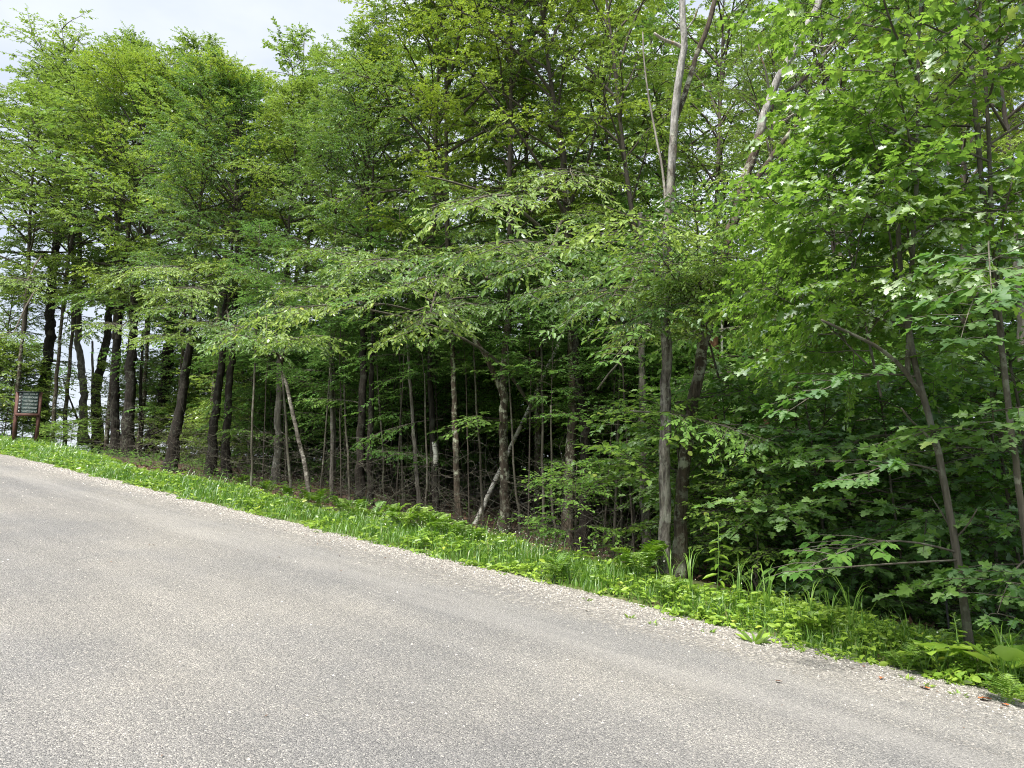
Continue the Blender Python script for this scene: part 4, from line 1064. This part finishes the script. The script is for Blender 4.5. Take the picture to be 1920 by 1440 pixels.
def grass():
    mb = MB(); n = 280000
    s = -1.5 + 46 * RNG.random(n) ** 1.75
    w = RNG.uniform(6.4, 10.6, n)
    tuft = .5 + .5 * np.sin(w * 5 + s * 3.1 + 2 * np.sin(s * 1.7)) * np.sin(s * 4.7 - w * 2.3)
    d = verge_in(w, s)
    keep = (d > 0) & (RNG.random(n) < np.clip(d, 0, 1) * (.45 + .55 * tuft))
    s, w, tuft, d = s[keep], w[keep], tuft[keep], d[keep]; n = len(s)
    h = (.05 + .15 * np.clip(d, 0, 1.6) / 1.6 * (.6 + .7 * tuft)) * RNG.uniform(.6, 1.5, n)
    tall = (RNG.random(n) < .02) & (d > .8)
    h[tall] *= 1.8
    wd = RNG.uniform(.0025, .0045, n) * (1 + .07 * np.clip(s, 0, 40))
    z = land(w, s)
    az = RNG.uniform(0, 6.28, n); ln = RNG.uniform(.1, .75, n) * h
    dx, dy = np.cos(az), np.sin(az)
    sx, sy = -dy, dx
    P = np.stack([w, s, z - .01], -1)
    A = np.stack([dx, dy, 0 * dx], -1); S = np.stack([sx, sy, 0 * dx], -1) * wd[:, None]
    m = P + A * (ln * .3)[:, None] + UP * (h * .6)[:, None]
    e = P + A * ln[:, None] + UP * (h * RNG.uniform(.82, 1, n))[:, None]
    v = np.stack([P - S, P + S, m - S * .8, m + S * .8, e], 1)
    t = np.array([[0, 1, 3], [0, 3, 2], [2, 3, 4]])
    mb.add(v.reshape(-1, 3), (t[None] + (np.arange(n) * 5)[:, None, None]).reshape(-1, 3))
    tag(obj('grass', mb.mesh('grass', 'grass'), rot=(0, 0, PHI)), 'bright green grass along the road verge', 'grass', kind='stuff')
grass()

def weeds():
    mb = MB(); n = 11500
    s = -1.5 + 38 * RNG.random(n) ** 1.9; w = RNG.uniform(6.45, 9.6, n)
    d = verge_in(w, s)
    patch = .5 + .5 * np.sin(s * 2.1 + 1.4) * np.sin(w * 2.4 + s * .8)
    near = sstep(5.2, 3.5, s)
    keep = (d > .05) & (RNG.random(n) < np.clip(.20 + .5 * (patch > .55) + .8 * near, 0, 1))
    s, w, d, near = s[keep], w[keep], d[keep], near[keep]; n = len(s)
    k = 8
    h = (.03 + .17 * np.clip(d, 0, 1.3) / 1.3) * RNG.uniform(.5, 1.35, n)
    z = land(w, s)
    t = RNG.uniform(.25, 1, (n, k)); az = RNG.uniform(0, 6.28, (n, k))
    out_ = RNG.uniform(.01, .05, (n, k))
    pos = np.stack([w[:, None] + np.cos(az) * out_, s[:, None] + np.sin(az) * out_, z[:, None] + h[:, None] * t], -1)
    ld = np.stack([np.cos(az), np.sin(az), RNG.uniform(-.35, .5, (n, k))], -1)
    nr = np.array([0, 0, 1.0]) + RNG.normal(0, .55, (n, k, 3))
    size = RNG.uniform(.035, .085, (n, k)) * (1 + .03 * s)[:, None]
    add_leaves(mb, pos.reshape(-1, 3), ld.reshape(-1, 3), nr.reshape(-1, 3), size.ravel(), (size * RNG.uniform(.35, .7, (n, k))).ravel(), T_OVAL)
    P0 = np.stack([w, s, z - .01], -1); P1 = P0 + UP * h[:, None]
    spindle(mb, P0, P1, .002, .0012)
    tag(obj('weeds', mb.mesh('weeds', 'weed'), rot=(0, 0, PHI)), 'leafy yellow green weeds crowding the verge', 'weeds', kind='stuff')
    mb = MB(); n = 900
    s = RNG.normal(7.8, 2.2, n); w = RNG.normal(7.55, .35, n); s[:150] = RNG.uniform(9, 20, 150)
    keep = verge_in(w, s) > .3; s, w = s[keep], w[keep]; n = len(s)
    z = land(w, s) + RNG.uniform(.16, .32, n)
    add_leaves(mb, np.stack([w, s, z], -1), RNG.normal(0, 1, (n, 3)) * np.array([1, 1, .3]), UP + RNG.normal(0, .4, (n, 3)), RNG.uniform(.010, .02, n), RNG.uniform(.010, .018, n), T_DIAMOND)
    tag(obj('wildflowers', mb.mesh('wildflowers', 'petal'), rot=(0, 0, PHI)), 'tiny white flowers scattered in the verge grass', 'flowers', kind='stuff')
weeds()

def litter():
    mb = MB(); n = 30000
    s = RNG.uniform(-8, 26, n); w = 8.6 + 16 * RNG.random(n) ** 1.5
    z = land(w, s) + RNG.uniform(.004, .03, n)
    size = RNG.uniform(.05, .11, n)
    add_leaves(mb, np.stack([w, s, z], -1), RNG.normal(0, 1, (n, 3)) * np.array([1, 1, .15]), UP + RNG.normal(0, .35, (n, 3)), size, size * .62, T_DIAMOND)
    tag(obj('leaf_litter', mb.mesh('leaf_litter', 'litter'), rot=(0, 0, PHI)), 'brown dead leaves covering the floor of the wood', 'leaf litter', kind='stuff')
    # seedlings and low green on the floor of the wood
    mb = MB(); n = 3000; k = 6
    s = RNG.uniform(-8, 34, n); w = 9.2 + 16 * RNG.random(n) ** 1.2
    z = land(w, s); h = RNG.uniform(.08, .45, n)
    az = RNG.uniform(0, 6.28, (n, k)); tt = RNG.uniform(.5, 1, (n, k))
    pos = np.stack([w[:, None] + np.cos(az) * .05, s[:, None] + np.sin(az) * .05, z[:, None] + h[:, None] * tt], -1)
    ld = np.stack([np.cos(az), np.sin(az), RNG.uniform(-.3, .2, (n, k))], -1)
    size = RNG.uniform(.06, .12, (n, k))
    add_leaves(mb, pos.reshape(-1, 3), ld.reshape(-1, 3), UP + RNG.normal(0, .3, (n * k, 3)), size.ravel(), size.ravel() * .6, T_DIAMOND)
    P0 = np.stack([w, s, z], -1)
    spindle(mb, P0, P0 + UP * h[:, None], .003, .002)
    tag(obj('undergrowth', mb.mesh('undergrowth', 'leaf_shade'), rot=(0, 0, PHI)), 'low green seedlings on the floor of the wood', 'undergrowth', kind='stuff')
litter()

def brushwood():
    """dead twigs and thin bare stems tangled under the trees"""
    mb = MB(); n = 2600
    s = RNG.uniform(-5, 26, n); w = 9.0 + 9 * RNG.random(n) ** 1.3
    h0 = RNG.random(n) ** 2 * 1.6
    p = np.stack([w, s, land(w, s) + h0 - .03], -1)
    az = RNG.uniform(0, 6.28, n); el = np.where(h0 < .3, RNG.uniform(.3, 1.5, n), RNG.uniform(-.4, .9, n)); L = RNG.uniform(.5, 1.7, n)
    r = RNG.uniform(.003, .007, n)
    for k in range(4):
        az = az + RNG.normal(0, .35, n); el = el + RNG.normal(-.08, .25, n)
        q = p + np.stack([np.cos(az) * np.cos(el), np.sin(az) * np.cos(el), np.sin(el)], -1) * (L / 4)[:, None]
        spindle(mb, p, q, .0055 - .0011 * k, .0055 - .0011 * (k + 1))
        if k < 3:
            a2 = az + RNG.choice([-1, 1], n) * RNG.uniform(.5, 1.2, n)
            e = q + np.stack([np.cos(a2) * .9, np.sin(a2) * .9, RNG.normal(.2, .4, n)], -1) * (L * RNG.uniform(.1, .3, n))[:, None]
            spindle(mb, q, e, .003, .0012)
        p = q
    tag(obj('brushwood', mb.mesh('brushwood', 'bark_maple'), rot=(0, 0, PHI)), 'tangle of bare dead twigs on the floor of the wood', 'brushwood', kind='stuff')
brushwood()

def frond_mesh(seed, L=1.0):
    rng = np.random.default_rng(seed)
    n = 19
    t = np.linspace(0, 1, 12)
    line = np.stack([t * .72, 0 * t, .62 * np.sin(t * 1.9) - .12 * t], -1) * L
    wood = MB(); wood.tube(line, np.linspace(.006, .0015, 12), 4, False)
    pos, ld, sz = [], [], []
    for i in range(n):
        u = .16 + .84 * i / (n - 1)
        p, d = along(line, u); d = d / np.linalg.norm(d)
        m = (.30 * (1 - ((u - .42) / .62) ** 2)) * L if u > .42 else (.30 - .22 * ((.42 - u) / .26)) * L
        for s in (-1, 1):
            v = np.array([0, s, 0]) * .9 + d * .42 + UP * -.12
            pos.append(p); ld.append(v + rng.normal(0, .05, 3)); sz.append(max(.03 * L, m))
    pos, ld, sz = np.array(pos), np.array(ld), np.array(sz)
    # each side leaflet is a toothed blade
    teeth = 7
    V = [[0, 0, 0]]
    for j in range(teeth):
        a = (j + .35) / teeth; b = (j + .95) / teeth
        V += [[a, -.5 * (1 - a * .8), 0.0], [b, -.26 * (1 - b * .85), .01]]
    V.append([1, 0, -.08])
    for j in reversed(range(teeth)):
        a = (j + .35) / teeth; b = (j + .95) / teeth
        V += [[b, .26 * (1 - b * .85), .01], [a, .5 * (1 - a * .8), 0.0]]
    V = np.array(V); c = len(V)
    mid = np.array([[.35, 0, -.01]])
    V = np.concatenate([V, mid])
    T = np.array([[c, (i + 1) % c, i] for i in range(c)])
    add_leaves(wood, pos, ld, UP[None] + rng.normal(0, .15, (len(pos), 3)), sz * .92, sz * .30, (V, T))
    return wood.mesh('frond', 'fern')
FROND = [frond_mesh(90 + i) for i in range(3)]

def fern(px, py, size, nf, label, group=None, rz=0.0, D=None):
    p = foot(px, py) if D is None else at(px, py, D)
    p.z = ground(p.x, p.y) - .02
    t = thing('fern', p, label, 'fern', group, rz)
    rng = random.Random(int(px * 7 + py))
    for i in range(nf):
        o = obj('frond', FROND[i % 3], t, None, (rng.uniform(-.15, .15), rng.uniform(-.55, .0), i * 6.283 / nf + rng.uniform(-.3, .3)))
        s = size * 1.05 * rng.uniform(.75, 1.15); o.scale = (s, s * rng.uniform(.85, 1.1), s)
fern(1208, 1090, .60, 9, 'tall bright fern spreading its fronds at the foot of the dead grey trunk')
GF = 'ferns along the back of the verge'
FERNS = [(700, 985, .45), (735, 990, .5), (765, 998, .5), (795, 1003, .55), (825, 1010, .5), (850, 1018, .5), (880, 1026, .45), (670, 975, .45), (640, 965, .4), (575, 948, .4), (540, 940, .4), (500, 928, .4), (455, 915, .4), (600, 955, .45)]
for i, (a, b, sz) in enumerate(sorted(FERNS)):
    fern(a, b, sz, 7, ORD[i] + ' green fern from the left in the row along the back of the verge', GF, i * .9)
for a, b, sz, lab in [(1045, 1088, .40, 'small pale fern low in the grass right of the fern row'), (1255, 1130, .36, 'low fern in the grass right below the tall bright fern'),
                      (1530, 1200, .34, 'low yellow green fern where the verge narrows'), (1700, 1265, .34, 'low fern in the weeds left of the maple foot'), (1890, 1330, .30, 'low fern at the right end of the verge beside the gravel')]:
    fern(a, b, sz, 6, lab, None, a)

def stalk_plant(name, px, py, H, n, size, label, leaf_me, wide=1.0, droop=-.2, cat='plant', top=True):
    """an upright stem with its own leaves"""
    p = foot(px, py); p.z = ground(p.x, p.y)
    t = thing(name, p, label, cat)
    rng = np.random.default_rng(int(px))
    line = walk(rng, (0, 0, 0), rng.uniform(0, 6), 1.48, H, 6, 0, .06)
    mb = MB(); mb.tube(line, np.linspace(.006, .003, 7), 5); obj('stem', mb.mesh('stem', 'stalk', True), t)
    for i in range(n):
        u = .18 + .8 * i / (n - 1); q, _ = along(line, u)
        az = i * 2.4; k = size * (1.15 - .55 * u if u < .85 else .45)
        e = droop + (.9 * (u - .75) * 4 if u > .75 else 0)
        o = obj('leaf', leaf_me, t)
        m = leaf_matrix(rng, Vector(q), (math.cos(az), math.sin(az), e), .12, k)
        o.matrix_local = m @ Matrix.Diagonal((1, wide, 1, 1))
stalk_plant('tall_weed', 1345, 1125, .80, 20, .20, 'tall leafy stalk standing above the grass right of the tall fern', LEAF_OVAL[1], .45)
stalk_plant('tall_weed', 1475, 1192, .34, 18, .13, 'short bushy light green stalk where the verge narrows', LEAF_OVAL[1], .42, .1)
stalk_plant('tall_weed', 1805, 1262, .45, 16, .13, 'slender pale stalk in front of the maple foot', LEAF_OVAL[1], .35, .1)
stalk_plant('tall_weed', 1095, 1078, .42, 12, .14, 'leafy stalk rising behind the grass below the dark pair of trunks', LEAF_OVAL[1], .8, 0)
stalk_plant('tall_weed', 790, 1032, .30, 10, .15, 'broad leaved weed with an orange leaf mid verge', LEAF_OVAL[1], 1.0, .1)

def rosette(name, px, py, n, size, label, wide, leaf_me, el=.35, cat='plant', group=None, stem=.0):
    p = foot(px, py); p.z = ground(p.x, p.y)
    t = thing(name, p, label, cat, group)
    rng = np.random.default_rng(int(px + py))
    for i in range(n):
        az = i * 2.4 + rng.uniform(-.4, .4); e = el + rng.uniform(-.25, .35)
        h = stem * rng.uniform(.6, 1.1)
        base = Vector((math.cos(az) * h * .4, math.sin(az) * h * .4, h))
        if stem:
            mb = MB(); mb.tube(np.array([[0, 0, 0], list(base * .6 + Vector((0, 0, h * .1))), list(base)]), np.array([.004, .003, .002]), 4); obj('leaf_stalk', mb.mesh('leaf_stalk', 'stalk', True), t)
        o = obj('leaf', leaf_me, t)
        o.matrix_local = leaf_matrix(rng, base, (math.cos(az), math.sin(az), math.tan(max(-1.2, min(1.2, e)))), .12, size * rng.uniform(.75, 1.15)) @ Matrix.Diagonal((1, wide, 1, 1))
rosette('broadleaf_plant', 1878, 1290, 7, .24, 'clump of large round leaves at the right end of the verge', 1.7, LEAF_OVAL[1], .35, stem=.22)
rosette('broadleaf_plant', 1765, 1262, 6, .19, 'smaller clump of round leaves left of the maple foot', 1.7, LEAF_OVAL[1], .35, stem=.20)
rosette('broadleaf_plant', 1735, 1262, 6, .16, 'round leaved clump just above the low fern by the maple', 1.6, LEAF_OVAL[1], .3, stem=.18)
GR = 'small weeds growing out of the gravel edge'
GWEEDS = [(1180, 1168), (1225, 1180), (1255, 1172), (1330, 1195), (1418, 1215), (1500, 1232), (1560, 1248), (1700, 1285), (1735, 1298), (1800, 1315), (640, 1012), (780, 1046), (870, 1068), (940, 1085), (1000, 1098), (1100, 1135)]
for i, (a, b) in enumerate(sorted(GWEEDS)):
    q = foot(a, b); wq, sq = ws(q.x, q.y)
    rosette('gravel_weed', a, b, 7, .10 if a != 1418 else .2, ORD[i] + ' small weed from the left growing out of the gravel edge' if a != 1418 else 'upright bright weed standing alone out on the gravel edge', .6, LEAF_OVAL[1], .8, 'weed', GR if a != 1418 else None)

def long_grass(px, py, n, H, label, group):
    p = foot(px, py); p.z = ground(p.x, p.y)
    t = thing('grass_tuft', p, label, 'grass tuft', group)
    rng = np.random.default_rng(int(px))
    for i in range(n):
        az = rng.uniform(0, 6.28); h = H * rng.uniform(.6, 1.1); r = h * rng.uniform(.45, 1.1)
        u = np.linspace(0, 1, 7)
        line = np.stack([np.cos(az) * r * u ** 2, np.sin(az) * r * u ** 2, h * np.sin(u * 1.9) / 1.0], -1) + rng.normal(0, .015, 3) * np.array([1, 1, 0])
        sd = np.array([-math.sin(az), math.cos(az), 0]) * .005
        wv_ = (1 - u ** 2)[:, None] * .9 + .1
        v = np.concatenate([line - sd * wv_, line + sd * wv_])
        mb = MB(); mb.add(v, None, [[j, j + 1, 8 + j, 7 + j] for j in range(6)])
        obj('blade', mb.mesh('blade', 'grass'), t)
TUFTS = [(1260, 1120, .5), (1295, 1128, .55), (1385, 1140, .5), (1415, 1150, .45), (1440, 1165, .5), (1520, 1190, .5), (1560, 1200, .45), (1600, 1212, .55), (1620, 1218, .5), (1885, 1290, .5), (1905, 1300, .45)]
for i, (a, b, h) in enumerate(TUFTS):
    long_grass(a, b, 11, h, ORD[i] + ' tuft of long arching grass from the left at the back of the verge', 'tufts of long grass')

# ---------------------------------------------------------------- small things
def debris():
    mb = MB(); n = 260
    s = -1 + 22 * RNG.random(n) ** 1.5; w = 6.75 - np.abs(RNG.normal(0, .45, n)); w[:40] = RNG.uniform(1.5, 6, 40)
    z = road_z(w, s) + .008
    size = RNG.uniform(.012, .05, n)
    add_leaves(mb, np.stack([w, s, z], -1), RNG.normal(0, 1, (n, 3)) * np.array([1, 1, .1]), UP + RNG.normal(0, .3, (n, 3)), size, size * RNG.uniform(.15, .6, n), T_DIAMOND)
    tag(obj('leaf_debris', mb.mesh('leaf_debris', 'litter'), rot=(0, 0, PHI)), 'bits of dead leaf and twig strewn on the gravel edge', 'debris', kind='stuff')
debris()
GL = 'orange fallen leaves on the gravel'
for i, (a, b, sz) in enumerate([(1838, 1325, .09), (1742, 1306, .07), (1655, 1284, .05), (1455, 1292, .05), (1890, 1338, .06)]):
    p = foot(a, b)
    w_, s_ = ws(p.x, p.y)
    p.z = float(road_z(w_, s_)) + .012 if w_ < 6.9 else ground(p.x, p.y) + .01
    mb = MB(); add_leaves(mb, np.zeros((1, 3)), np.array([[math.cos(i * 2), math.sin(i * 2), .1]]), np.array([[.1, .2, 1.]]), np.array([sz]), np.array([sz * .8]), T_MAPLE)
    tag(obj('fallen_leaf', mb.mesh('fallen_leaf', 'orange_leaf'), None, p), ['largest dry orange leaf on the gravel, near the right end', 'dry orange leaf left of the largest one on the gravel', 'small orange leaf on the gravel below the low weeds', 'small brown leaf out on the road, farthest from the verge', 'dry leaf on the gravel at the far right end of the verge'][i], 'leaf', GL)
p = at(1784, 1222, 7.2); g = ground(p.x, p.y); q = at(1772, 1110, 7.2)
mb = MB(); mb.tube(np.array([[0, 0, -.1], [q.x - p.x, q.y - p.y, q.z - g]]), np.array([.010, .010]), 6)
tag(obj('stake', mb.mesh('stake', 'metal_dark', True), None, (p.x, p.y, g)), 'thin black stake standing in the shade left of the maple trunk', 'stake')
